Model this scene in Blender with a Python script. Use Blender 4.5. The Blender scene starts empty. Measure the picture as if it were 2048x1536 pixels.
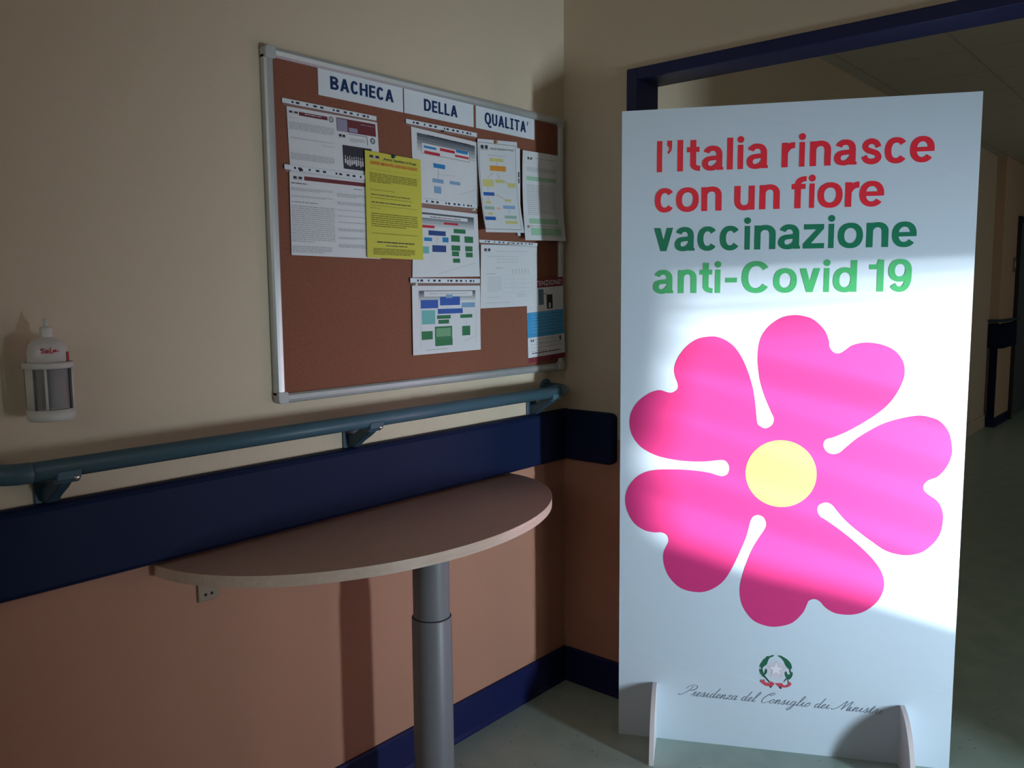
import bpy, bmesh, math, random
from mathutils import Vector, Matrix

random.seed(7)
scene = bpy.context.scene
COL = scene.collection

# ------------------------------------------------------------------ camera
cam_data = bpy.data.cameras.new('camera')
cam_data.sensor_width = 36.0
cam_data.lens = 36.0 * 1679.115 / 2048.0
cam_data.clip_start = 0.05
cam = bpy.data.objects.new('camera', cam_data)
COL.objects.link(cam)
YAW, PITCH, ROLL = 0.7081, -0.1084, -0.0083
fw = Vector((math.cos(YAW) * math.cos(PITCH), math.sin(YAW) * math.cos(PITCH), math.sin(PITCH)))
rt = Vector((math.sin(YAW), -math.cos(YAW), 0))
up = rt.cross(fw)
r2 = rt * math.cos(ROLL) + up * math.sin(ROLL)
u2 = -rt * math.sin(ROLL) + up * math.cos(ROLL)
M = Matrix((r2, u2, -fw)).transposed().to_4x4()
M.translation = Vector((-2.44, -1.8377, 1.453))
cam.matrix_world = M
scene.camera = cam

# ------------------------------------------------------------------ exposure
vs = scene.view_settings
vs.view_transform = 'Standard'
vs.look = 'None'
vs.gamma = 1.0
vs.use_curve_mapping = False
vs.exposure = 0.0

# ------------------------------------------------------------------ world and lights
world = bpy.data.worlds.new('world')
scene.world = world
world.use_nodes = True
bg = world.node_tree.nodes['Background']
bg.inputs[0].default_value = (1.0, 0.97, 0.93, 1)
bg.inputs[1].default_value = 1.45


def area_light(name, loc, direction, sx, sy, energy, color, spread=180):
    d = bpy.data.lights.new(name, 'AREA')
    d.shape = 'RECTANGLE'
    d.size, d.size_y = sx, sy
    d.energy = energy
    d.color = color
    d.spread = math.radians(spread)
    o = bpy.data.objects.new(name, d)
    COL.objects.link(o)
    o.location = loc
    o.rotation_euler = Vector(direction).to_track_quat('-Z', 'Y').to_euler()
    return o


# added lamp, standing inside the room, for the low glow of the sunlit floor
area_light('low_glow_lamp', (-0.56, -3.93, 0.55), (0.23, 1, 0.08), 0.17, 0.74, 16.0, (0.74, 0.88, 1.0), 68)
# faint fill lamp added to brighten the far corridor
area_light('far_corridor_fill', (6.2, -3.93, 1.5), (0.15, 1, 0.05), 1.3, 1.1, 2.9, (1.0, 0.97, 0.95))
# warm fill lamp added in the corridor, out of view
area_light('corridor_fill', (1.42, -3.93, 0.85), (-0.55, 1, 0), 0.5, 0.9, 5.5, (1.0, 0.93, 0.82))
# stand-in spot for sun glare off the floor, cut by added mask boards
sun_data = bpy.data.lights.new('sun_glare', 'SPOT')
sun_data.energy = 9300
sun_data.color = (0.97, 0.98, 1.0)
sun_data.shadow_soft_size = 0.065
sun_data.spot_size = math.radians(14)
sun_data.spot_blend = 0.3
sun = bpy.data.objects.new('sun_glare', sun_data)
COL.objects.link(sun)
sun.location = (-1.3, -8.0, -0.2)
sun.rotation_euler = (Vector((0.03, -0.85, 1.05)) - Vector(sun.location)).to_track_quat('-Z', 'Y').to_euler()


# ------------------------------------------------------------------ materials
def lin(c):
    return tuple(((v / 255) / 12.92 if v / 255 <= 0.04045 else ((v / 255 + 0.055) / 1.055) ** 2.4) for v in c) + (1,)


MATS = {}


def mat(name, rgb, rough=0.6, metal=0.0, spec=0.5, coat=0.0, noise=None, bump=None):
    """principled material; noise=(scale, amount) varies the colour, bump=(scale, strength) the surface"""
    if name in MATS:
        return MATS[name]
    m = bpy.data.materials.new(name)
    m.use_nodes = True
    nt = m.node_tree
    b = nt.nodes['Principled BSDF']
    col = lin(rgb)
    b.inputs['Base Color'].default_value = col
    b.inputs['Roughness'].default_value = rough
    b.inputs['Metallic'].default_value = metal
    b.inputs['Specular IOR Level'].default_value = spec
    if coat:
        b.inputs['Coat Weight'].default_value = coat
        b.inputs['Coat Roughness'].default_value = 0.15
    tc = nt.nodes.new('ShaderNodeTexCoord')
    if noise:
        n = nt.nodes.new('ShaderNodeTexNoise')
        n.inputs['Scale'].default_value = noise[0]
        n.inputs['Detail'].default_value = 6
        nt.links.new(tc.outputs['Object'], n.inputs['Vector'])
        mr = nt.nodes.new('ShaderNodeMapRange')
        mr.inputs['From Min'].default_value = 0.25
        mr.inputs['From Max'].default_value = 0.75
        mr.inputs['To Min'].default_value = 1 - noise[1]
        mr.inputs['To Max'].default_value = 1 + noise[1]
        nt.links.new(n.outputs['Fac'], mr.inputs['Value'])
        mx = nt.nodes.new('ShaderNodeVectorMath')
        mx.operation = 'SCALE'
        mx.inputs[0].default_value = col[:3]
        nt.links.new(mr.outputs['Result'], mx.inputs['Scale'])
        nt.links.new(mx.outputs['Vector'], b.inputs['Base Color'])
    if bump:
        n = nt.nodes.new('ShaderNodeTexNoise')
        n.inputs['Scale'].default_value = bump[0]
        n.inputs['Detail'].default_value = 3
        nt.links.new(tc.outputs['Object'], n.inputs['Vector'])
        bp = nt.nodes.new('ShaderNodeBump')
        bp.inputs['Strength'].default_value = bump[1]
        bp.inputs['Distance'].default_value = 0.002
        nt.links.new(n.outputs['Fac'], bp.inputs['Height'])
        nt.links.new(bp.outputs['Normal'], b.inputs['Normal'])
    MATS[name] = m
    return m


wall_upper = mat('beige wall paint', (203, 190, 167), 0.75, spec=0.25, noise=(1.2, 0.02), bump=(260, 0.25))
wall_lower = mat('salmon wall paint', (172, 126, 105), 0.7, spec=0.25, noise=(1.2, 0.02), bump=(260, 0.25))
hall_upper = mat('hall wall paint', (205, 178, 148), 0.75, spec=0.25, noise=(1.2, 0.02))
hall_grey = mat('hall pale paint', (200, 186, 162), 0.75, spec=0.25, noise=(1.2, 0.02))
navy = mat('navy vinyl', (16, 28, 60), 0.55, spec=0.12, bump=(420, 0.2))
navy_skirt = mat('navy skirting', (17, 25, 72), 0.5, spec=0.25)
navy_frame = mat('navy door lining paint', (22, 30, 76), 0.5, spec=0.4, noise=(3, 0.06))
teal = mat('teal handrail vinyl', (68, 97, 112), 0.42, spec=0.35, bump=(400, 0.15))
teal_dark = mat('dark teal bracket', (50, 76, 92), 0.45, spec=0.4)
screw_mat = mat('steel screw', (190, 190, 185), 0.3, metal=1.0)
alu = mat('anodised aluminium', (196, 204, 206), 0.38, metal=0.55, spec=0.5)
cap_mat = mat('grey plastic cap', (178, 184, 184), 0.5)
grey_paint = mat('grey painted steel', (116, 118, 124), 0.42, spec=0.5, noise=(300, 0.04))
dark_gap = mat('dark gap', (35, 35, 38), 0.8)
white_board = mat('white laminated board', (206, 223, 236), 0.34, spec=0.45)
fin_mat = mat('white foam board', (224, 222, 224), 0.6)
pl_white = mat('white plastic', (205, 208, 204), 0.45, spec=0.5)
pl_cream = mat('cream plastic plate', (138, 118, 98), 0.55)
bottle_mat = mat('milky bottle plastic', (206, 206, 204), 0.35, spec=0.5)
label_grey = mat('grey bottle label', (126, 128, 128), 0.5)
red_ink = mat('red marker', (190, 32, 48), 0.6)
red_print = mat('red print', (240, 40, 62), 0.4)
dgreen_print = mat('dark green print', (0, 126, 92), 0.4)
lgreen_print = mat('light green print', (72, 178, 112), 0.4)
pink_print = mat('magenta print', (216, 60, 130), 0.34, spec=0.45)
yellow_print = mat('pale yellow print', (252, 214, 110), 0.36)
grey_print = mat('grey print', (120, 128, 146), 0.5)

INK = {
    'white': (214, 219, 224), 'dark': (52, 52, 62), 'grey': (178, 181, 186), 'faint': (194, 199, 203),
    'pale': (200, 200, 205), 'logo': (66, 66, 72), 'maroon': (108, 50, 58), 'lilac': (146, 144, 170),
    'blueink': (70, 90, 160), 'red': (190, 50, 66), 'blue': (40, 130, 190), 'softblue': (128, 164, 200),
    'navy': (44, 72, 134), 'navyb': (52, 92, 172), 'teal': (112, 182, 182), 'green': (46, 116, 78),
    'softgreen': (112, 160, 124), 'lemon': (206, 204, 130), 'orange': (216, 150, 62), 'blueb': (44, 98, 176),
    'sage': (150, 186, 178), 'peach': (222, 196, 170), 'skyb': (138, 176, 216), 'mint': (156, 200, 172),
    'olive': (138, 132, 48), 'orangeb': (216, 118, 60), 'slate': (92, 118, 138), 'black': (44, 36, 42),
    'sky': (62, 148, 200), 'skyp': (104, 174, 214), 'shade0': (84, 94, 104), 'shade1': (112, 121, 130),
    'shade2': (142, 150, 158), 'shade3': (170, 177, 183), 'shade4': (194, 200, 204), 'shade5': (212, 217, 220),
    'yellowpaper': (202, 197, 78), 'signpaper': (216, 226, 234), 'band': (122, 40, 56), 'signblue': (18, 50, 98),
}


def ink(n):
    return mat('ink ' + n, INK[n], 0.55, spec=0.3)


def floor_material():
    m = bpy.data.materials.new('speckled grey green vinyl floor')
    m.use_nodes = True
    nt = m.node_tree
    b = nt.nodes['Principled BSDF']
    tc = nt.nodes.new('ShaderNodeTexCoord')
    v = nt.nodes.new('ShaderNodeTexVoronoi')
    v.inputs['Scale'].default_value = 26
    nt.links.new(tc.outputs['Object'], v.inputs['Vector'])
    lt = nt.nodes.new('ShaderNodeMath')
    lt.operation = 'LESS_THAN'
    lt.inputs[1].default_value = 0.075
    nt.links.new(v.outputs['Distance'], lt.inputs[0])
    n = nt.nodes.new('ShaderNodeTexNoise')
    n.inputs['Scale'].default_value = 9
    n.inputs['Detail'].default_value = 8
    nt.links.new(tc.outputs['Object'], n.inputs['Vector'])
    cr = nt.nodes.new('ShaderNodeValToRGB')
    cr.color_ramp.elements[0].position = 0.3
    cr.color_ramp.elements[1].position = 0.7
    cr.color_ramp.elements[0].color = lin((156, 180, 170))
    cr.color_ramp.elements[1].color = lin((172, 194, 184))
    nt.links.new(n.outputs['Fac'], cr.inputs['Fac'])
    mx = nt.nodes.new('ShaderNodeMix')
    mx.data_type = 'RGBA'
    nt.links.new(lt.outputs[0], mx.inputs['Factor'])
    nt.links.new(cr.outputs['Color'], mx.inputs['A'])
    mx.inputs['B'].default_value = lin((96, 106, 100))
    nt.links.new(mx.outputs['Result'], b.inputs['Base Color'])
    b.inputs['Roughness'].default_value = 0.32
    b.inputs['Specular IOR Level'].default_value = 0.35
    return m


def cork_material():
    m = mat('cork', (166, 104, 74), 0.85, spec=0.15)
    nt = m.node_tree
    b = nt.nodes['Principled BSDF']
    tc = nt.nodes.new('ShaderNodeTexCoord')
    n = nt.nodes.new('ShaderNodeTexNoise')
    n.inputs['Scale'].default_value = 260
    n.inputs['Detail'].default_value = 4
    nt.links.new(tc.outputs['Object'], n.inputs['Vector'])
    cr = nt.nodes.new('ShaderNodeValToRGB')
    cr.color_ramp.elements[0].position = 0.35
    cr.color_ramp.elements[1].position = 0.68
    cr.color_ramp.elements[0].color = lin((126, 80, 64))
    cr.color_ramp.elements[1].color = lin((140, 92, 74))
    nt.links.new(n.outputs['Fac'], cr.inputs['Fac'])
    nt.links.new(cr.outputs['Color'], b.inputs['Base Color'])
    return m


def wood_material(name, c0, c1, rough):
    m = mat(name, c0, rough, spec=0.35)
    nt = m.node_tree
    b = nt.nodes['Principled BSDF']
    tc = nt.nodes.new('ShaderNodeTexCoord')
    mp = nt.nodes.new('ShaderNodeMapping')
    mp.inputs['Scale'].default_value = (3, 38, 38)
    nt.links.new(tc.outputs['Object'], mp.inputs['Vector'])
    n = nt.nodes.new('ShaderNodeTexNoise')
    n.inputs['Scale'].default_value = 2.5
    n.inputs['Detail'].default_value = 8
    nt.links.new(mp.outputs['Vector'], n.inputs['Vector'])
    cr = nt.nodes.new('ShaderNodeValToRGB')
    cr.color_ramp.elements[0].position = 0.3
    cr.color_ramp.elements[1].position = 0.7
    cr.color_ramp.elements[0].color = lin(c0)
    cr.color_ramp.elements[1].color = lin(c1)
    nt.links.new(n.outputs['Fac'], cr.inputs['Fac'])
    nt.links.new(cr.outputs['Color'], b.inputs['Base Color'])
    return m


def ceiling_material():
    m = mat('ceiling tile', (198, 194, 180), 0.85, spec=0.2)
    nt = m.node_tree
    b = nt.nodes['Principled BSDF']
    tc = nt.nodes.new('ShaderNodeTexCoord')
    br = nt.nodes.new('ShaderNodeTexBrick')
    br.offset = 0
    br.inputs['Scale'].default_value = 1
    br.inputs['Brick Width'].default_value = 0.6
    br.inputs['Row Height'].default_value = 0.6
    br.inputs['Mortar Size'].default_value = 0.008
    br.inputs['Color1'].default_value = lin((198, 194, 180))
    br.inputs['Color2'].default_value = lin((198, 194, 180))
    br.inputs['Mortar'].default_value = lin((176, 172, 160))
    nt.links.new(tc.outputs['Object'], br.inputs['Vector'])
    nt.links.new(br.outputs['Color'], b.inputs['Base Color'])
    return m


def film_material():
    m = bpy.data.materials.new('clear sleeve film')
    m.use_nodes = True
    nt = m.node_tree
    b = nt.nodes['Principled BSDF']
    b.inputs['Base Color'].default_value = (0.8, 0.8, 0.82, 1)
    b.inputs['Roughness'].default_value = 0.25
    b.inputs['Alpha'].default_value = 0.14
    return m


FLOOR = floor_material()
CORK = cork_material()
WOOD = wood_material('grey beech laminate', (184, 154, 138), (194, 164, 147), 0.42)
EDGE = wood_material('pale beech edging', (196, 176, 158), (208, 190, 174), 0.38)
CEIL = ceiling_material()
FILM = film_material()


# ------------------------------------------------------------------ mesh helpers
class MB:
    """collects faces with material slots and links them as ONE mesh object"""

    def __init__(self):
        self.v, self.f, self.m, self.mats = [], [], [], []
        self.smooth = []

    def slot(self, m):
        if m not in self.mats:
            self.mats.append(m)
        return self.mats.index(m)

    def face(self, pts, m, smooth=False):
        i = len(self.v)
        self.v += [tuple(p) for p in pts]
        self.f.append(tuple(range(i, i + len(pts))))
        self.m.append(self.slot(m))
        self.smooth.append(smooth)

    def raw(self, verts, faces, m, smooth=False):
        i = len(self.v)
        self.v += [tuple(p) for p in verts]
        s = self.slot(m)
        for f in faces:
            self.f.append(tuple(i + k for k in f))
            self.m.append(s)
            self.smooth.append(smooth)

    def box(self, x0, y0, z0, x1, y1, z1, m):
        v = [(x, y, z) for z in (z0, z1) for y in (y0, y1) for x in (x0, x1)]
        self.raw(v, [(0, 2, 3, 1), (4, 5, 7, 6), (0, 1, 5, 4), (2, 6, 7, 3), (0, 4, 6, 2), (1, 3, 7, 5)], m)

    def prism(self, poly, axis, a, b, m, smooth=False):
        """poly of 2D points swept from a to b along axis ('x': poly=(y,z), 'y': (x,z), 'z': (x,y))"""
        def P(p, t):
            return {'x': (t, p[0], p[1]), 'y': (p[0], t, p[1]), 'z': (p[0], p[1], t)}[axis]
        n = len(poly)
        v = [P(p, a) for p in poly] + [P(p, b) for p in poly]
        self.raw(v, [tuple(range(n)), tuple(range(2 * n - 1, n - 1, -1))], m)
        self.raw(v, [(i, (i + 1) % n, n + (i + 1) % n, n + i) for i in range(n)], m, smooth)

    def lathe(self, prof, c, m, n=40, axis='z', a0=0, a1=2 * math.pi, smooth=True):
        """prof = [(radius, height)] turned about an axis through c"""
        full = abs(a1 - a0 - 2 * math.pi) < 1e-6
        k = n if full else n + 1
        vs_, fs = [], []
        for r, h in prof:
            for i in range(k):
                a = a0 + (a1 - a0) * i / n
                p, q = r * math.cos(a), r * math.sin(a)
                vs_.append({'z': (c[0] + p, c[1] + q, c[2] + h), 'y': (c[0] + p, c[1] - h, c[2] + q),
                            'x': (c[0] + h, c[1] + p, c[2] + q)}[axis])
        for j in range(len(prof) - 1):
            for i in range(n if full else k - 1):
                i2 = (i + 1) % k
                fs.append((j * k + i, j * k + i2, (j + 1) * k + i2, (j + 1) * k + i))
        self.raw(vs_, fs, m, smooth)

    def tube(self, path, r, m, n=24, cap=True):
        """round tube along a list of points"""
        pts = [Vector(p) for p in path]
        vs_, fs = [], []
        ref = Vector((0, 0, 1))
        for i, p in enumerate(pts):
            t = (pts[min(i + 1, len(pts) - 1)] - pts[max(i - 1, 0)]).normalized()
            s = t.cross(ref).normalized()
            w = s.cross(t)
            rr = r[i] if isinstance(r, (list, tuple)) else r
            for k in range(n):
                a = 2 * math.pi * k / n
                vs_.append(p + s * rr * math.cos(a) + w * rr * math.sin(a))
        for i in range(len(pts) - 1):
            for k in range(n):
                k2 = (k + 1) % n
                fs.append((i * n + k, i * n + k2, (i + 1) * n + k2, (i + 1) * n + k))
        self.raw(vs_, fs, m, True)
        if cap:
            self.face(vs_[:n][::-1], m)
            self.face(vs_[-n:], m)

    def build(self, name, parent=None, loc=(0, 0, 0), bevel=0, seg=2, fix=True):
        me = bpy.data.meshes.new(name)
        vv = [(x - loc[0], y - loc[1], z - loc[2]) for x, y, z in self.v]
        me.from_pydata(vv, [], self.f)
        for m in self.mats:
            me.materials.append(m)
        me.polygons.foreach_set('material_index', self.m)
        me.polygons.foreach_set('use_smooth', self.smooth)
        if fix:
            bm = bmesh.new()
            bm.from_mesh(me)
            bmesh.ops.remove_doubles(bm, verts=bm.verts, dist=1e-6)
            bmesh.ops.recalc_face_normals(bm, faces=bm.faces)
            bm.to_mesh(me)
            bm.free()
        me.update()
        o = bpy.data.objects.new(name, me)
        COL.objects.link(o)
        if parent is not None:
            o.parent = parent
        else:
            o.location = loc
        if bevel:
            md = o.modifiers.new('bevel', 'BEVEL')
            md.width = bevel
            md.segments = seg
            md.limit_method = 'ANGLE'
            md.angle_limit = math.radians(40)
        return o


def tag(o, label, cat, group=None):
    o['label'] = label
    o['category'] = cat
    if group:
        o['group'] = group
    return o


def thing(name, label, cat, loc, rotz=0.0, group=None):
    o = bpy.data.objects.new(name, None)
    o.empty_display_size = 0.05
    COL.objects.link(o)
    o.location = loc
    o.rotation_euler = (0, 0, rotz)
    return tag(o, label, cat, group)


def struct(o):
    o['kind'] = 'structure'
    return o


def smooth_closed(pts, n=4):
    out = []
    L = len(pts)
    for i in range(L):
        p0, p1, p2, p3 = (Vector(pts[(i + k) % L]) for k in (-1, 0, 1, 2))
        for k in range(n):
            t = k / n
            out.append(0.5 * ((2 * p1) + (p2 - p0) * t + (2 * p0 - 5 * p1 + 4 * p2 - p3) * t * t
                              + (-p0 + 3 * p1 - 3 * p2 + p3) * t ** 3))
    return out


def smooth_open(pts, n=6):
    out = []
    L = len(pts)
    for i in range(L - 1):
        p0, p1, p2, p3 = (Vector(pts[max(0, min(L - 1, i + k))]) for k in (-1, 0, 1, 2))
        for k in range(n):
            t = k / n
            out.append(0.5 * ((2 * p1) + (p2 - p0) * t + (2 * p0 - 5 * p1 + 4 * p2 - p3) * t * t
                              + (-p0 + 3 * p1 - 3 * p2 + p3) * t ** 3))
    out.append(Vector(pts[-1]))
    return out


def text_shape(body, bold=0.0, spacing=1.0, res=6):
    """2D outline faces of a line of lettering in Blender's built-in font: verts, faces, bounds"""
    c = bpy.data.curves.new('lettering', 'FONT')
    c.body = body
    c.size = 1.0
    c.offset = bold
    c.space_character = spacing
    c.resolution_u = res
    o = bpy.data.objects.new('lettering', c)
    COL.objects.link(o)
    dg = bpy.context.evaluated_depsgraph_get()
    me = bpy.data.meshes.new_from_object(o.evaluated_get(dg))
    v = [(p.co.x, p.co.y) for p in me.vertices]
    f = [tuple(p.vertices) for p in me.polygons]
    bpy.data.objects.remove(o)
    bpy.data.curves.remove(c)
    bpy.data.meshes.remove(me)
    xs = [p[0] for p in v]
    ys = [p[1] for p in v]
    return v, f, (min(xs), max(xs), min(ys), max(ys))


# ------------------------------------------------------------------ drawn grotesque letters
class Pen:
    """collects flat 2D polygons of letter strokes"""

    def __init__(self):
        self.p = []

    def quad(self, *pts):
        self.p.append(list(pts))

    def bar(self, x0, z0, x1, z1):
        self.p.append([(x0, z0), (x1, z0), (x1, z1), (x0, z1)])

    def ring(self, cx, cz, rx, rz, tx, tz, a0, a1, e=2.25):
        n = max(6, int(abs(a1 - a0) / 7))

        def pt(a, ax, az):
            c, q = math.cos(a), math.sin(a)
            return (cx + ax * math.copysign(abs(c) ** (2 / e), c), cz + az * math.copysign(abs(q) ** (2 / e), q))
        for i in range(n):
            b0, b1 = (math.radians(a0 + (a1 - a0) * k / n) for k in (i, i + 1))
            self.p.append([pt(b0, rx, rz), pt(b1, rx, rz), pt(b1, rx - tx, rz - tz), pt(b0, rx - tx, rz - tz)])

    def path(self, pts, th, n=6):
        ps = smooth_open([(x, z, 0) for x, z in pts], n) if n else [Vector((x, z, 0)) for x, z in pts]
        L, R = [], []
        for i, q in enumerate(ps):
            d = (ps[min(i + 1, len(ps) - 1)] - ps[max(i - 1, 0)]).normalized()
            nn = Vector((-d.y, d.x, 0)) * th / 2
            L.append((q + nn)[:2])
            R.append((q - nn)[:2])
        for i in range(len(ps) - 1):
            self.p.append([L[i], L[i + 1], R[i + 1], R[i]])

    def disc(self, cx, cz, r):
        self.p.append([(cx + r * math.cos(2 * math.pi * k / 24), cz + r * math.sin(2 * math.pi * k / 24)) for k in range(24)])


def glyph(ch, x0, x1, X, A, t, h):
    """polygons of one letter between x0 and x1; X x-height, A cap height, t stem, h bar thickness"""
    P = Pen()
    w = x1 - x0
    cx = (x0 + x1) / 2
    ov = 0.02 * X
    if ch in 'lI':
        P.bar(x0, 0, x1, A)
    elif ch == 'q':      # the apostrophe
        P.bar(x0 + w * 0.1, A - t * 0.95, x1, A)
        P.quad((x1 - t * 0.62, A - t * 0.95), (x1, A - t * 0.95), (x1 - w * 0.12, A - t * 1.7), (x1 - w * 0.62, A - t * 2.25), (x0 + w * 0.12, A - t * 1.98), (x1 - w * 0.5, A - t * 1.5))
    elif ch == 't':
        s = x0 + w * 0.26
        P.bar(s, X * 0.22, s + t, A * 0.985)
        P.bar(x0, X - h, x1 * 0.98 + x0 * 0.02, X)
        P.ring(s + t * 1.75, X * 0.30, t * 1.75, X * 0.30 + ov * 0.5, t, h, 180, 268)
        P.bar(s + t * 1.68, -ov * 0.5, x1, h - ov * 0.5)
    elif ch == 'a':
        sx = x1 - w * 0.03
        P.bar(sx - t, 0, sx, X * 0.62)
        P.ring(x0 + w * 0.50, X * 0.62, w * 0.47, X * 0.38 + ov, t, h, 0, 158)
        P.ring(x0 + w * 0.44, X * 0.285, w * 0.44, X * 0.285 + ov, t, h * 0.9, 88, 300)
        P.path([(x0 + w * 0.44, X * 0.57 - h * 0.45 + ov), (sx - t * 0.5, X * 0.60 - h * 0.45 + ov)], h * 0.9, 0)
        P.path([(x0 + w * 0.46, h * 0.45 - ov), (x0 + w * 0.66, h * 0.75), (sx - t * 0.6, X * 0.30)], h * 0.9)
        P.bar(sx - t * 0.6, 0, x1 + w * 0.02, h * 0.55)
    elif ch in 'i':
        P.bar(x0, 0, x1, X)
        P.disc(cx, A * 0.928, t * 0.56)
    elif ch == 'n':
        P.bar(x0, 0, x0 + t, X)
        rx = w / 2
        P.ring(cx, X * 0.62, rx, X * 0.38 + ov, t, h, 0, 158)
        P.bar(x1 - t, 0, x1, X * 0.62)
    elif ch == 'u':
        P.bar(x1 - t, 0, x1, X)
        P.ring(cx, X * 0.38, w / 2, X * 0.38 + ov, t, h, 180, 338)
        P.bar(x0, X * 0.38, x0 + t, X)
    elif ch == 'r':
        P.bar(x0, 0, x0 + t, X)
        P.ring(x1 - w * 0.02, X * 0.52, w * 0.94, X * 0.48 + ov * 0.5, t, h * 1.12, 91, 165)
        P.bar(x1 - w * 0.06, X - h * 1.1, x1, X + ov * 0.4)
    elif ch == 's':
        th = h * 1.06
        e = th / 2
        q = [(.93, .70), (.80, .90), (.5, 1.0), (.2, .92), (.09, .73), (.24, .57), (.52, .49), (.82, .39), (.95, .22), (.82, .06), (.5, 0), (.17, .08), (.03, .27)]
        P.path([(x0 + e + (w - 2 * e) * u, -ov + e + (X + 2 * ov - 2 * e) * z) for u, z in q], th)
    elif ch == 'c':
        P.ring(cx, X / 2, w / 2, X / 2 + ov, t, h, 38, 322)
    elif ch == 'e':
        P.ring(cx, X / 2, w / 2, X / 2 + ov, t, h, 0, 322)
        P.bar(x0 + t * 0.6, X * 0.5 - h * 0.40, x1 - t * 0.02, X * 0.5 + h * 0.42)
    elif ch == 'o':
        P.ring(cx, X / 2, w / 2, X / 2 + ov, t, h, 0, 360)
    elif ch == 'f':
        s = x0 + w * 0.22
        P.bar(s, 0, s + t, A - X * 0.30)
        P.bar(x0, X - h, x1 - w * 0.06, X)
        P.ring(s + (x1 - s) * 0.98, A - X * 0.34, (x1 - s) * 0.98, X * 0.34, t, h, 92, 180)
        P.bar(x1 - w * 0.08, A - h, x1, A)
    elif ch == 'v':
        P.quad((x0, X), (x0 + t * 1.08, X), (cx + t * 0.5, 0), (cx - t * 0.52, 0))
        P.quad((x1, X), (x1 - t * 1.08, X), (cx - t * 0.5, 0), (cx + t * 0.52, 0))
    elif ch == 'z':
        P.bar(x0, 0, x1, h)
        P.bar(x0 + w * 0.04, X - h, x1 - w * 0.02, X)
        P.quad((x0, h * 0.9), (x0 + t * 1.2, h * 0.9), (x1 - w * 0.02, X - h * 0.9), (x1 - t * 1.2, X - h * 0.9))
    elif ch == 'd':
        P.bar(x1 - t, 0, x1, A)
        P.ring(cx, X / 2, w / 2, X / 2 + ov, t, h, 0, 360)
    elif ch == '-':
        P.bar(x0, X * 0.44, x1, X * 0.44 + h * 0.95)
    elif ch == 'C':
        P.ring(cx, A / 2, w / 2, A / 2 + ov, t * 1.08, h, 35, 325)
    elif ch == '1':
        P.bar(x1 - t * 1.05, 0, x1, A)
        P.bar(x0, A * 0.70, x1 - t, A * 0.70 + h * 0.95)
        P.path([(x0 + w * 0.45, A * 0.70 + h * 0.47), (x1 - t * 0.9, A * 0.80), (x1 - t * 0.52, A)], h * 0.9)
    elif ch == '9':
        P.ring(cx, A * 0.66, w / 2, A * 0.34 + ov, t, h, 0, 360)
        P.ring(cx, A * 0.50, w / 2, A * 0.50 + ov, t, h, 0, -140)
        P.bar(x1 - t, A * 0.48, x1, A * 0.68)
    elif ch == 'B':
        P.bar(x0, 0, x0 + t, A)
        for z0, z1, k in ((0, A * 0.54, 1.0), (A * 0.46, A, 0.94)):
            m_ = x0 + w * 0.5 * k
            P.ring(m_, (z0 + z1) / 2, w * k - w * 0.5 * k, (z1 - z0) / 2, t, h, -90, 90)
            P.bar(x0, z0, m_, z0 + h)
            P.bar(x0, z1 - h, m_, z1)
    elif ch == 'A':
        P.quad((x0, 0), (x0 + t * 1.1, 0), (cx + t * 0.55, A), (cx - t * 0.55, A))
        P.quad((x1, 0), (x1 - t * 1.1, 0), (cx - t * 0.55, A), (cx + t * 0.55, A))
        P.bar(x0 + w * 0.2, A * 0.22, x1 - w * 0.2, A * 0.22 + h)
    elif ch == 'H':
        P.bar(x0, 0, x0 + t, A)
        P.bar(x1 - t, 0, x1, A)
        P.bar(x0, A * 0.5 - h / 2, x1, A * 0.5 + h / 2)
    elif ch in 'EL':
        P.bar(x0, 0, x0 + t, A)
        P.bar(x0, 0, x1, h)
        if ch == 'E':
            P.bar(x0, A - h, x1, A)
            P.bar(x0, A * 0.5 - h * 0.45, x1 - w * 0.06, A * 0.5 + h * 0.5)
    elif ch == 'D':
        P.bar(x0, 0, x0 + t, A)
        P.ring(x0 + w * 0.42, A / 2, w * 0.58, A / 2, t, h, -90, 90)
        P.bar(x0, 0, x0 + w * 0.43, h)
        P.bar(x0, A - h, x0 + w * 0.43, A)
    elif ch == 'Q':
        P.ring(cx, A / 2, w / 2, A / 2 + ov, t, h, 0, 360)
        P.path([(cx + w * 0.02, h * 0.5), (cx + w * 0.12, -A * 0.12), (cx + w * 0.30, -A * 0.19), (x1 + w * 0.02, -A * 0.17)], h)
    elif ch == 'U':
        P.bar(x0, A * 0.4, x0 + t, A)
        P.bar(x1 - t, A * 0.4, x1, A)
        P.ring(cx, A * 0.4, w / 2, A * 0.4 + ov, t, h, 180, 360)
    elif ch == 'S':      # slab-serifed capital I
        P.bar(cx - t / 2, 0, cx + t / 2, A)
        P.bar(x0, 0, x1, h * 0.85)
        P.bar(x0, A - h * 0.85, x1, A)
    elif ch == 'T':
        P.bar(cx - t / 2, 0, cx + t / 2, A)
        P.bar(x0, A - h, x1, A)
    elif ch == "'":
        P.quad((x0 + w * 0.35, A * 1.04), (x1, A * 1.04), (x0 + w * 0.45, A * 0.66), (x0, A * 0.66))
    return P.p


def letters(mb, spec, base, X, A, t, h, d, mt, ox=0.0, oz=0.0):
    for tok in spec.split():
        ch, a, b_ = tok.split(':')
        for k, poly in enumerate(glyph(ch, float(a), float(b_), X, A, t, h)):
            mb.face([(p[0] - ox, d - k * 1e-5, base + p[1] - oz) for p in poly], mt)


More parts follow.
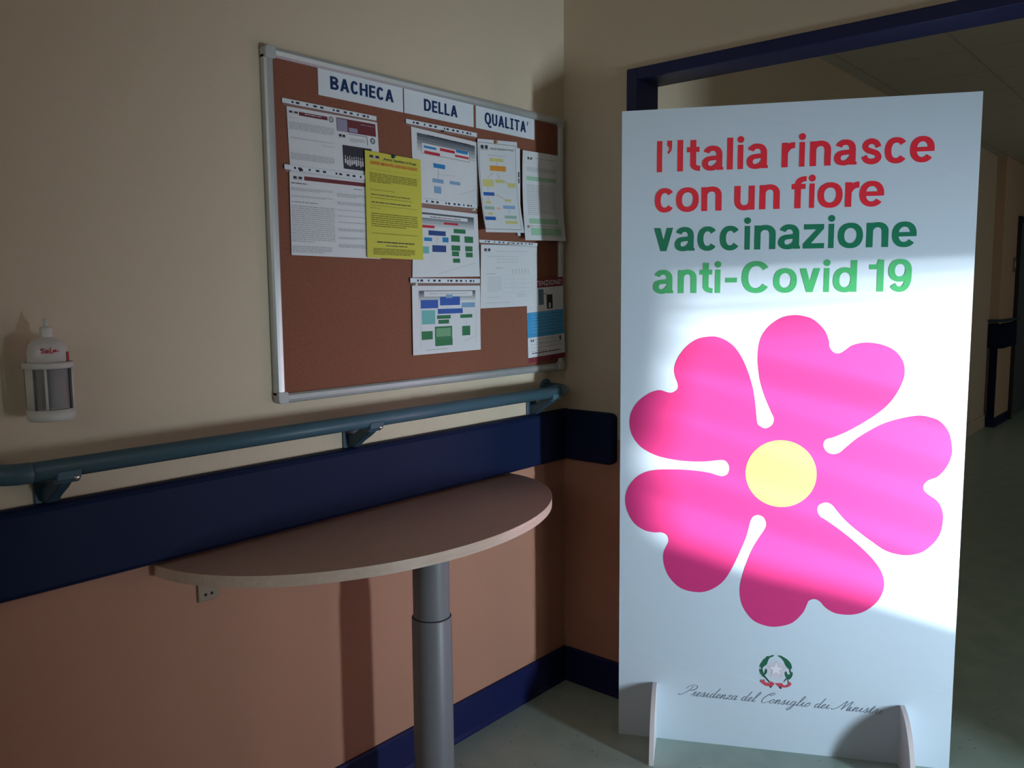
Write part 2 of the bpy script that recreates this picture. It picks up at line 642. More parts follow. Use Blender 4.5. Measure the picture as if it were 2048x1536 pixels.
def spread(word, x0, x1):
    """even spacing of bold capitals between two ends"""
    W = {'B': .68, 'A': .78, 'C': .66, 'H': .70, 'E': .56, 'D': .73, 'L': .55, 'Q': .80, 'U': .69, 'S': .46, 'T': .68, "'": .20}
    G = 0.115
    tot = sum(W[c] for c in word) + G * (len(word) - 1)
    k = (x1 - x0) / tot
    out, c = [], x0
    for ch in word:
        out.append('%s:%.5f:%.5f' % (ch, c, c + W[ch] * k))
        c += (W[ch] + G) * k
    return ' '.join(out)


# ------------------------------------------------------------------ the setting
SPLIT = 0.94
CE = 2.8


def two_tone(mb, x0, y0, x1, y1, up=wall_upper, low=wall_lower, z1=CE):
    mb.box(x0, y0, 0, x1, y1, SPLIT, low)
    mb.box(x0, y0, SPLIT, x1, y1, z1, up)


b = MB()
two_tone(b, -5.0, 0, 0.14, 0.12)
struct(b.build('wall_left', fix=False))
b = MB()
two_tone(b, 0, -0.30, 0.12, 0)
b.box(0, -2.62, 2.15, 0.12, -0.30, CE, wall_upper)
two_tone(b, 0, -4.0, 0.12, -2.62)
struct(b.build('wall_right', fix=False))

# the wall behind the camera's right, with openings for the three added windows
b = MB()
FX0, FX1, FZ0, FZ1 = 5.5, 6.9, 0.9, 2.1
WX0, WX1, WZ0, WZ1 = -0.78, -0.305, 0.12, 1.02
CX0, CX1, CZ0, CZ1 = 1.15, 1.70, 0.38, 1.32
xs = [-5.0, WX0, WX1, CX0, CX1, FX0, FX1, 13.0]
for i in range(7):
    if i == 1:
        b.box(xs[i], -4.12, 0, xs[i + 1], -4.0, WZ0, wall_lower)
        b.box(xs[i], -4.12, WZ1, xs[i + 1], -4.0, CE, wall_upper)
    elif i == 3:
        b.box(xs[i], -4.12, 0, xs[i + 1], -4.0, CZ0, wall_lower)
        b.box(xs[i], -4.12, CZ1, xs[i + 1], -4.0, CE, wall_upper)
    elif i == 5:
        b.box(xs[i], -4.12, 0, xs[i + 1], -4.0, FZ0, wall_lower)
        b.box(xs[i], -4.12, FZ1, xs[i + 1], -4.0, CE, wall_upper)
    else:
        two_tone(b, xs[i], -4.12, xs[i + 1], -4.0)
struct(b.build('wall_back', fix=False))

b = MB()
two_tone(b, -5.12, -4.12, -5.0, 0.12, z1=1.75)  # high opening added to let fill light in from above
b.box(-5.12, -4.12, 2.7, -5.0, 0.12, CE, wall_upper)
b.box(-5.12, -4.12, 1.75, -5.0, -3.6, 2.7, wall_upper)
b.box(-5.12, -0.5, 1.75, -5.0, 0.12, 2.7, wall_upper)
struct(b.build('wall_west', fix=False))

b = MB()
b.box(-5.0, -4.12, -0.1, 13.0, 0.3, 0, FLOOR)
struct(b.build('floor', fix=False))
b = MB()
b.box(-5.0, -4.12, CE, 13.0, 0.3, CE + 0.1, CEIL)
struct(b.build('ceiling', fix=False))

# corridor beyond the doorway: its left wall runs on, then steps forward a hand's breadth
b = MB()
b.box(0.14, 0.09, 0, 7.5, 0.2, CE, hall_grey)
b.box(7.5, 0.0026, 0, 13.0, 0.2, CE, hall_upper)
struct(b.build('wall_corridor', fix=False))
b = MB()
two_tone(b, 12.9, -4.0, 13.0, 0.0026)
struct(b.build('wall_far', fix=False))


def added_window(name, x0, x1, z0, z1):  # unseen frames, added to go with the lamps at the back wall
    e = bpy.data.objects.new(name, None)
    COL.objects.link(e)
    e.location = (x0, -4.06, z0)
    struct(e)
    m = MB()
    w, h, t = x1 - x0, z1 - z0, 0.035
    m.box(0, -0.03, 0, t, 0.03, h, pl_white)
    m.box(w - t, -0.03, 0, w, 0.03, h, pl_white)
    m.box(t, -0.03, 0, w - t, 0.03, t, pl_white)
    m.box(t, -0.03, h - t, w - t, 0.03, h, pl_white)
    m.build('added_window_frame', e)
    return e


w1 = added_window('added_window_1', WX0, WX1, WZ0, WZ1)
added_window('added_window_2', CX0, CX1, CZ0, CZ1)
added_window('added_window_3', FX0, FX1, FZ0, FZ1)
# unseen boards and bars added to shape the light patch and its streaks
m = MB()


def wall_poly(mb, pts, y0, y1, mt):
    mb.prism([(p[0] - WX0, p[1] - WZ0) for p in pts], 'y', y0, y1, mt)


wall_poly(m, [(-0.745, 0.155), (-0.34, 0.155), (-0.34, 0.180), (-0.494, 0.220), (-0.598, 0.236), (-0.692, 0.268),
              (-0.745, 0.28)], 0.03, 0.04, pl_white)
wall_poly(m, [(-0.745, 0.28), (-0.692, 0.268), (-0.695, 0.33), (-0.703, 0.37), (-0.703, 0.40), (-0.690, 0.45), (-0.680, 0.60), (-0.677, 0.985),
              (-0.745, 0.985)], 0.03, 0.04, pl_white)
m.build('beam_mask', w1)
m = MB()
wall_poly(m, [(-0.745, 0.664), (-0.34, 0.829), (-0.34, 0.985), (-0.745, 0.985)], 0.03, 0.04, pl_white)
m.build('beam_mask_top', w1)
streak_bars = [(0.322, 0.014, -0.30), (0.405, 0.007, -0.28), (0.487, 0.007, -0.22), (0.575, 0.014, -0.10),
         (0.650, 0.005, 0.36), (0.676, 0.010, 0.38), (0.700, 0.014, 0.40), (0.722, 0.017, 0.41)]
for z, h, sl in streak_bars:
    m = MB()
    wall_poly(m, [(-0.745, z - h / 2 - sl * 0.185), (-0.34, z - h / 2 + sl * 0.22),
                  (-0.34, z + h / 2 + sl * 0.22), (-0.745, z + h / 2 - sl * 0.185)], 0.045, 0.049, pl_white)
    m.build('slat', w1)

# doorway lining
e = bpy.data.objects.new('trim_1', None)
COL.objects.link(e)
e.location = (0, -0.30, 0)
struct(e)
YJ, YO, ZI, ZO = -0.302, -0.264, 2.145, 2.183
YR = -2.60
m = MB()
m.box(-0.007, YJ + 0.30, 0, 0.133, YO + 0.30, ZO, navy_frame)
m.build('jamb', e, bevel=0.003)
m = MB()
m.box(-0.007, YR + 0.262, 0, 0.133, YR + 0.30, ZO, navy_frame)
m.build('jamb', e, bevel=0.003)
m = MB()
m.box(-0.007, YR + 0.30, ZI, 0.133, YJ + 0.30, ZO, navy_frame)
m.build('head', e, bevel=0.003)


def skirting(name, poly, axis, a, c, mt=navy_skirt):
    m = MB()
    m.prism(poly, axis, a, c, mt)
    return struct(m.build(name))


H = 0.128
skirting('baseboard_left', [(0, 0), (-0.016, 0), (-0.016, 0.006), (-0.012, 0.018), (-0.011, H - 0.006), (-0.007, H), (0, H)],
         'x', -5.0, 0.0)
skirting('baseboard_right', [(0, 0), (-0.016, 0), (-0.016, 0.006), (-0.012, 0.018), (-0.011, H - 0.006), (-0.007, H), (0, H)],
         'y', YO, -0.0165)
skirting('baseboard_corridor', [(0.09, 0), (0.076, 0), (0.078, 0.02), (0.08, H), (0.09, H)], 'x', 0.14, 7.484, hall_grey)
m = MB()
m.box(7.484, -0.012, 0, 7.5, 0.076, 0.10, navy_skirt)
m.box(7.5, -0.012, 0, 8.2, 0.0026, 0.10, navy_skirt)
struct(m.build('baseboard_far'))

# corridor door on the far stretch of wall
e = bpy.data.objects.new('door_1', None)
COL.objects.link(e)
e.location = (8.23, 0.0026, 0)
struct(e)
door_dark = mat('dark door lining', (28, 30, 36), 0.5)
door_leaf = mat('grey blue door leaf', (96, 108, 114), 0.5)
m = MB()
m.box(0, -0.03, 0, 0.07, 0, 2.24, door_dark)
m.box(1.13, -0.03, 0, 1.2, 0, 2.24, door_dark)
m.box(0.07, -0.03, 2.17, 1.13, 0, 2.24, door_dark)
m.build('door_frame', e)
m = MB()
m.box(0.07, -0.012, 0.01, 1.13, 0, 2.17, door_leaf)
m.build('door_leaf', e)
m = MB()
m.tube([(1.02, -0.012, 1.0), (1.02, -0.055, 1.0), (0.92, -0.055, 1.0)], 0.009, screw_mat, 12)
m.build('door_handle', e)

# ------------------------------------------------------------------ wall guards
G0, G1, GD = 0.849, 1.031, 0.030
prof = [(0, G0), (-0.020, G0), (-0.027, G0 + 0.004), (-GD, G0 + 0.011), (-GD, G1 - 0.014), (-0.026, G1 - 0.005), (-0.018, G1), (0, G1)]
t = thing('wall_guard', 'long navy vinyl bumper rail along the notice board wall under the teal handrail', 'wall guard', (-2.5, 0, G0))
m = MB()
m.prism([(y, z - G0) for y, z in prof], 'x', -2.4, 2.4695, navy)
m.build('cover', t)
m = MB()
m.prism([(y * 1.0, z - G0) for y, z in prof], 'x', 2.4695, 2.5, navy)
m.build('corner_cap', t)

t = thing('wall_guard', 'short navy bumper rail piece with rounded end beside the blue doorway lining', 'wall guard', (0, -0.13, G0))
m = MB()
yy0, yy1 = -0.031 + 0.13, -0.205 + 0.13
m.prism([(y, z - G0) for y, z in prof], 'y', yy0, yy1, navy)
m.build('cover', t)
m = MB()
# end cap: profile shrinking towards the wall and rounded at its corners
rings = []
N = 8
for k in range(N + 1):
    a = math.pi / 2 * k / N
    s = math.cos(a)
    ins = 0.018 * (1 - s)
    rings.append([(min(0, max(y * (0.25 + 0.75 * s), y)), yy1 - 0.026 * math.sin(a),
                   (z - G0) + (ins if z < SPLIT else -ins)) for y, z in prof])
nv = len(prof)
vs_ = [p for r in rings for p in r]
m.raw(vs_, [(i * nv + k, i * nv + (k + 1) % nv, (i + 1) * nv + (k + 1) % nv, (i + 1) * nv + k) for i in range(N) for k in range(nv)], navy, True)
m.face(rings[-1], navy)
m.build('end_cap', t)

# ------------------------------------------------------------------ handrail
t = thing('handrail', 'teal blue round handrail on brackets running under the notice board', 'handrail', (-1.0, 0, 1.115))
RZ, RY, RR = 0.0, -0.095, 0.0195
m = MB()
m.tube([(-0.835, RY, RZ), (0.835, RY, RZ)], RR, teal, 32)
m.build('rail', t)
for s in (-1, 1):
    m = MB()
    path = [(s * 0.835, RY, RZ)]
    for k in range(9):
        a = math.pi / 2 * k / 8
        path.append((s * (0.842 + 0.046 * math.sin(a)), RY + 0.046 * (1 - math.cos(a)), RZ))
    path.append((s * 0.888, -0.004, RZ))
    m.tube(path, [RR + 0.0012] * (len(path)), teal, 28)
    m.lathe([(0.0, 0.006), (0.030, 0.006), (0.033, 0.003), (0.033, 0.0)], (s * 0.888, 0, RZ), teal, 28, 'y')
    m.build('end_return', t)
for bx in (-0.775, 0.012, 0.805):
    m = MB()
    arm = [(-0.108, -0.016), (-0.104, -0.030), (-0.085, -0.044), (-0.055, -0.062), (-0.030, -0.080), (0.0, -0.084), (0.0, -0.050),
           (-0.022, -0.046), (-0.045, -0.034), (-0.068, -0.016)]
    m.prism(arm, 'x', bx - 0.012, bx + 0.012, teal_dark)
    m.box(bx - 0.026, -0.006, -0.090, bx + 0.026, 0, -0.036, teal_dark)
    m.build('bracket_arm', t, bevel=0.003)
    m = MB()
    m.prism([(-0.117, -0.004), (-0.114, -0.020), (-0.102, -0.030), (-0.088, -0.030), (-0.076, -0.020), (-0.073, -0.004)], 'x',
            bx - 0.020, bx + 0.026, teal)
    m.build('bracket_saddle', t, bevel=0.002)
    m = MB()
    m.lathe([(0, 0.003), (0.005, 0.003), (0.006, 0)], (bx + 0.017, -0.112, -0.020), screw_mat, 12, 'y')
    m.build('screw', t)

# ------------------------------------------------------------------ folding wall table
TZ, TH = 0.842, 0.026
t = thing('wall_table', 'half oval beech laminate table fixed to the wall on one grey steel leg', 'table', (-0.935, -0.28, 0))


def half_oval(w, d, y0, n=64):
    return [(w * math.cos(math.pi + math.pi * k / n), y0 + d * math.sin(math.pi + math.pi * k / n)) for k in range(n + 1)]


m = MB()
m.prism(half_oval(0.6225, 0.4545, 0.278), 'z', TZ - TH, TZ, WOOD)
m.build('table_top', t)
m = MB()
o1 = half_oval(0.6225, 0.4545, 0.278)
o2 = half_oval(0.6245, 0.4565, 0.278)
n = len(o1)
z0, z1 = TZ - TH - 0.0004, TZ + 0.0002
v = [(x, y, z0) for x, y in o1] + [(x, y, z1) for x, y in o1] + [(x, y, z0) for x, y in o2] + [(x, y, z1) for x, y in o2]
fs = []
for i in range(n - 1):
    fs += [(i, i + 1, n + i + 1, n + i), (2 * n + i, 3 * n + i, 3 * n + i + 1, 2 * n + i + 1),
           (n + i, n + i + 1, 3 * n + i + 1, 3 * n + i), (i, 2 * n + i, 2 * n + i + 1, i + 1)]
m.raw(v, fs, EDGE, False)
m.build('edge_band', t)
lx, ly = -0.02, 0.0
m = MB()
m.lathe([(0.0485, 0.585), (0.0485, TZ - TH)], (lx, ly, 0), grey_paint, 48)
m.build('upper_tube', t)
m = MB()
m.lathe([(0.0475, 0.600), (0.0475, 0.606), (0.0518, 0.606), (0.053, 0.603), (0.053, 0.012)], (lx, ly, 0), grey_paint, 48)
m.build('lower_tube', t)
m = MB()
m.lathe([(0.0515, 0.6062), (0.0495, 0.6075), (0.0485, 0.6075)], (lx, ly, 0), dark_gap, 48)
m.build('collar', t)
m = MB()
m.lathe([(0.0, 0.014), (0.09, 0.014), (0.10, 0.009), (0.10, 0.0), (0, 0)], (lx, ly, 0), grey_paint, 48)
m.build('base_plate', t)
m = MB()
m.box(lx - 0.08, -0.08, TZ - TH - 0.006, lx + 0.08, 0.08, TZ - TH, grey_paint)
m.build('mounting_plate', t)

# ------------------------------------------------------------------ wall socket under the table
t = thing('wall_socket', 'small cream power socket on the salmon wall just below the table', 'socket', (-1.428, 0, 0.752))
m = MB()
m.box(-0.030, -0.008, -0.030, 0.024, 0, 0.044, pl_cream)
m.build('cover_plate', t, bevel=0.002)
for k in (0, 1):
    m = MB()
    m.lathe([(0, 0.0086), (0.0038, 0.0086), (0.0038, 0.006)], (-0.012 + k * 0.016, 0, -0.014), dark_gap, 12, 'y')
    m.build('socket_hole', t)

# ------------------------------------------------------------------ bottle in its wall holder
BX, BY = -1.778, -0.062
t = thing('bottle_holder', 'white ribbed plastic wall holder with a soap bottle in it', 'bottle holder', (BX, BY, 1.209))
m = MB()
m.lathe([(0.0, 0.0), (0.040, 0.0), (0.043, 0.003), (0.0435, 0.023), (0.0405, 0.023), (0.0405, 0.004), (0, 0.004)], (0, 0, 0), pl_white, 48)
m.build('cup', t)
m = MB()
m.lathe([(0.0415, 0.103), (0.0455, 0.104), (0.046, 0.110), (0.0455, 0.115), (0.0415, 0.116), (0.0415, 0.103)], (0, 0, 0), pl_white, 48)
m.build('ring', t)
for a0, a1 in ((-46, -22), (-121, -115), (-182, -150), (25, 150)):
    m = MB()
    r0, r1 = math.radians(a0), math.radians(a1)
    m.lathe([(0.0405, 0.020), (0.0432, 0.020), (0.0436, 0.106), (0.0405, 0.106), (0.0405, 0.020)], (0, 0, 0), pl_white, 14, a0=r0, a1=r1)
    m.build('rib', t)
m = MB()
m.box(-0.022, 0.040, 0.010, 0.022, 0.062, 0.112, pl_white)
m.build('back_plate', t, bevel=0.003)

t = thing('soap_bottle', 'milky plastic bottle with red marker scrawl standing in the wall holder', 'bottle', (BX, BY, 1.2132))
m = MB()
m.lathe([(0.0, 0.0), (0.034, 0.0), (0.0365, 0.004), (0.0365, 0.018), (0.0368, 0.018), (0.0368, 0.100), (0.0365, 0.1), (0.0365, 0.132), (0.034, 0.144),
         (0.027, 0.153), (0.014, 0.159), (0.011, 0.161), (0.011, 0.166)], (0, 0, 0), bottle_mat, 48)
m.build('body', t)
m = MB()
m.lathe([(0.0371, 0.022), (0.0373, 0.023), (0.0373, 0.100), (0.0371, 0.101)], (0, 0, 0), label_grey, 40, a0=math.radians(-150), a1=math.radians(-20))
m.build('label_strip', t)
m = MB()
m.lathe([(0.0115, 0.160), (0.0118, 0.176), (0.0105, 0.180), (0.0045, 0.181), (0.004, 0.184), (0.0028, 0.196), (0, 0.197)], (0, 0, 0), pl_white, 24)
m.build('nozzle_cap', t)
scrawl = [[(0.9, 0.9), (0.3, 1.0), (0.1, 0.7), (0.7, 0.45), (0.6, 0.05), (0.0, 0.1)], [(1.7, 0.6), (1.2, 0.6), (1.1, 0.1), (1.6, 0.1), (1.75, 0.6), (1.85, 0.0)],
          [(2.3, 1.3), (2.3, 0.0), (2.7, 0.1)], [(3.0, 0.0), (3.05, 0.7), (3.35, 0.2), (3.6, 0.8), (3.7, 0.1)], [(4.0, 0.3), (4.4, 0.4)]]
m = MB()
for st in scrawl:
    ps = smooth_open([(p[0], p[1], 0) for p in st], 4)
    for i in range(len(ps) - 1):
        quad = []
        d = (ps[i + 1] - ps[i])
        nrm = Vector((-d.y, d.x, 0)).normalized() * 0.13
        for q in (ps[i] + nrm, ps[i + 1] + nrm, ps[i + 1] - nrm, ps[i] - nrm):
            a = math.radians(-128) + (q.x * 0.0072) / 0.0367
            quad.append((0.0372 * math.cos(a), 0.0372 * math.sin(a), 0.1305 + q.y * 0.0085))
        m.face(quad, red_ink)
m.build('scrawl', t)['label'] = 'red marker scrawl'
m = MB()
m.lathe([(0.0375, 0.113), (0.0378, 0.114), (0.0378, 0.130), (0.0375, 0.131)], (0, 0, 0), red_ink, 6, a0=math.radians(-48), a1=math.radians(-20))
m.build('red_sticker', t)['label'] = 'red sticker'

# ------------------------------------------------------------------ notice board
X0, X1, Z0, Z1 = -1.227, -0.030, 1.177, 2.055
t = thing('notice_board', 'large cork notice board in aluminium frame hung above the teal handrail', 'notice board', (-0.63, 0, Z0))
OX, OZ = -0.63, Z0
m = MB()
m.box(X0 + 0.01 - OX, -0.012, 0.01, X1 - 0.01 - OX, -0.002, Z1 - 0.01 - OZ, CORK)
m.build('cork_panel', t)
fp = [(0, 0), (0.0, -0.016), (0.004, -0.022), (0.010, -0.024), (0.020, -0.022), (0.025, -0.017), (0.025, 0)]   # inwards, outwards from wall
m = MB()
m.prism([(y, w) for w, y in fp], 'x', X0 + 0.022 - OX, X1 - 0.022 - OX, alu)
m.build('frame_rail', t)
m = MB()
m.prism([(y, Z1 - OZ - w) for w, y in fp], 'x', X0 + 0.022 - OX, X1 - 0.022 - OX, alu)
m.build('frame_rail', t)
m = MB()
m.prism([(X0 - OX + w, y) for w, y in fp], 'z', 0.022, Z1 - OZ - 0.022, alu)
m.build('frame_rail', t)
m = MB()
m.prism([(X1 - OX - w, y) for w, y in fp], 'z', 0.022, Z1 - OZ - 0.022, alu)
m.build('frame_rail', t)
for cx, sx in ((X0 - OX, 1), (X1 - OX, -1)):
    for cz, sz in ((0, 1), (Z1 - OZ, -1)):
        m = MB()
        a, c = 0.030, 0.010
        poly = [(cx + sx * c * (1 - math.cos(q)), cz + sz * c * (1 - math.sin(q))) for q in [math.pi / 2 * k / 5 for k in range(6)]]
        poly = [(cx, cz + sz * a)] + poly + [(cx + sx * a, cz), (cx + sx * a, cz + sz * 0.027), (cx + sx * 0.027, cz + sz * a)]
        m.prism(poly, 'y', -0.0255, 0.0, cap_mat)
        m.build('corner_cap', t, bevel=0.003)

# three header signs
WORDGROUP = None
for body, xa, xb, zl, zr, ta, tb, base, top, lab in (
        ('BACHECA', -1.0665, -0.7755, 0, 0, -1.0285, -0.8105, 1.9845, 2.0175, 'white header strip lettered BACHECA at top of the notice board'),
        ('DELLA', -0.7705, -0.4830, 0, 0, -0.694, -0.5545, 1.9815, 2.0150, 'white header strip lettered DELLA at top of the notice board'),
        ("QUALITA'", -0.4725, -0.1840, 0, 0, -0.4325, -0.2175, 1.9815, 2.0165, "white header strip lettered QUALITA' at top of the notice board")):
    t = thing('header_sign', lab, 'sign', ((xa + xb) / 2, -0.012, 1.9635), group='header strips of the notice board')
    ox, oz = (xa + xb) / 2, 1.9635
    m = MB()
    m.box(xa - ox, -0.0026, 0, xb - ox, -0.0002, 0.0715, ink('signpaper'))
    m.build('sheet', t)
    m = MB()
    hh = top - base
    letters(m, spread(body.replace('I', 'S'), ta, tb), base, hh, hh, 0.0082, 0.0060, -0.0031, ink('signblue'), ox, oz)
    m.build('lettering', t, fix=False)['label'] = 'dark blue bold capital lettering'

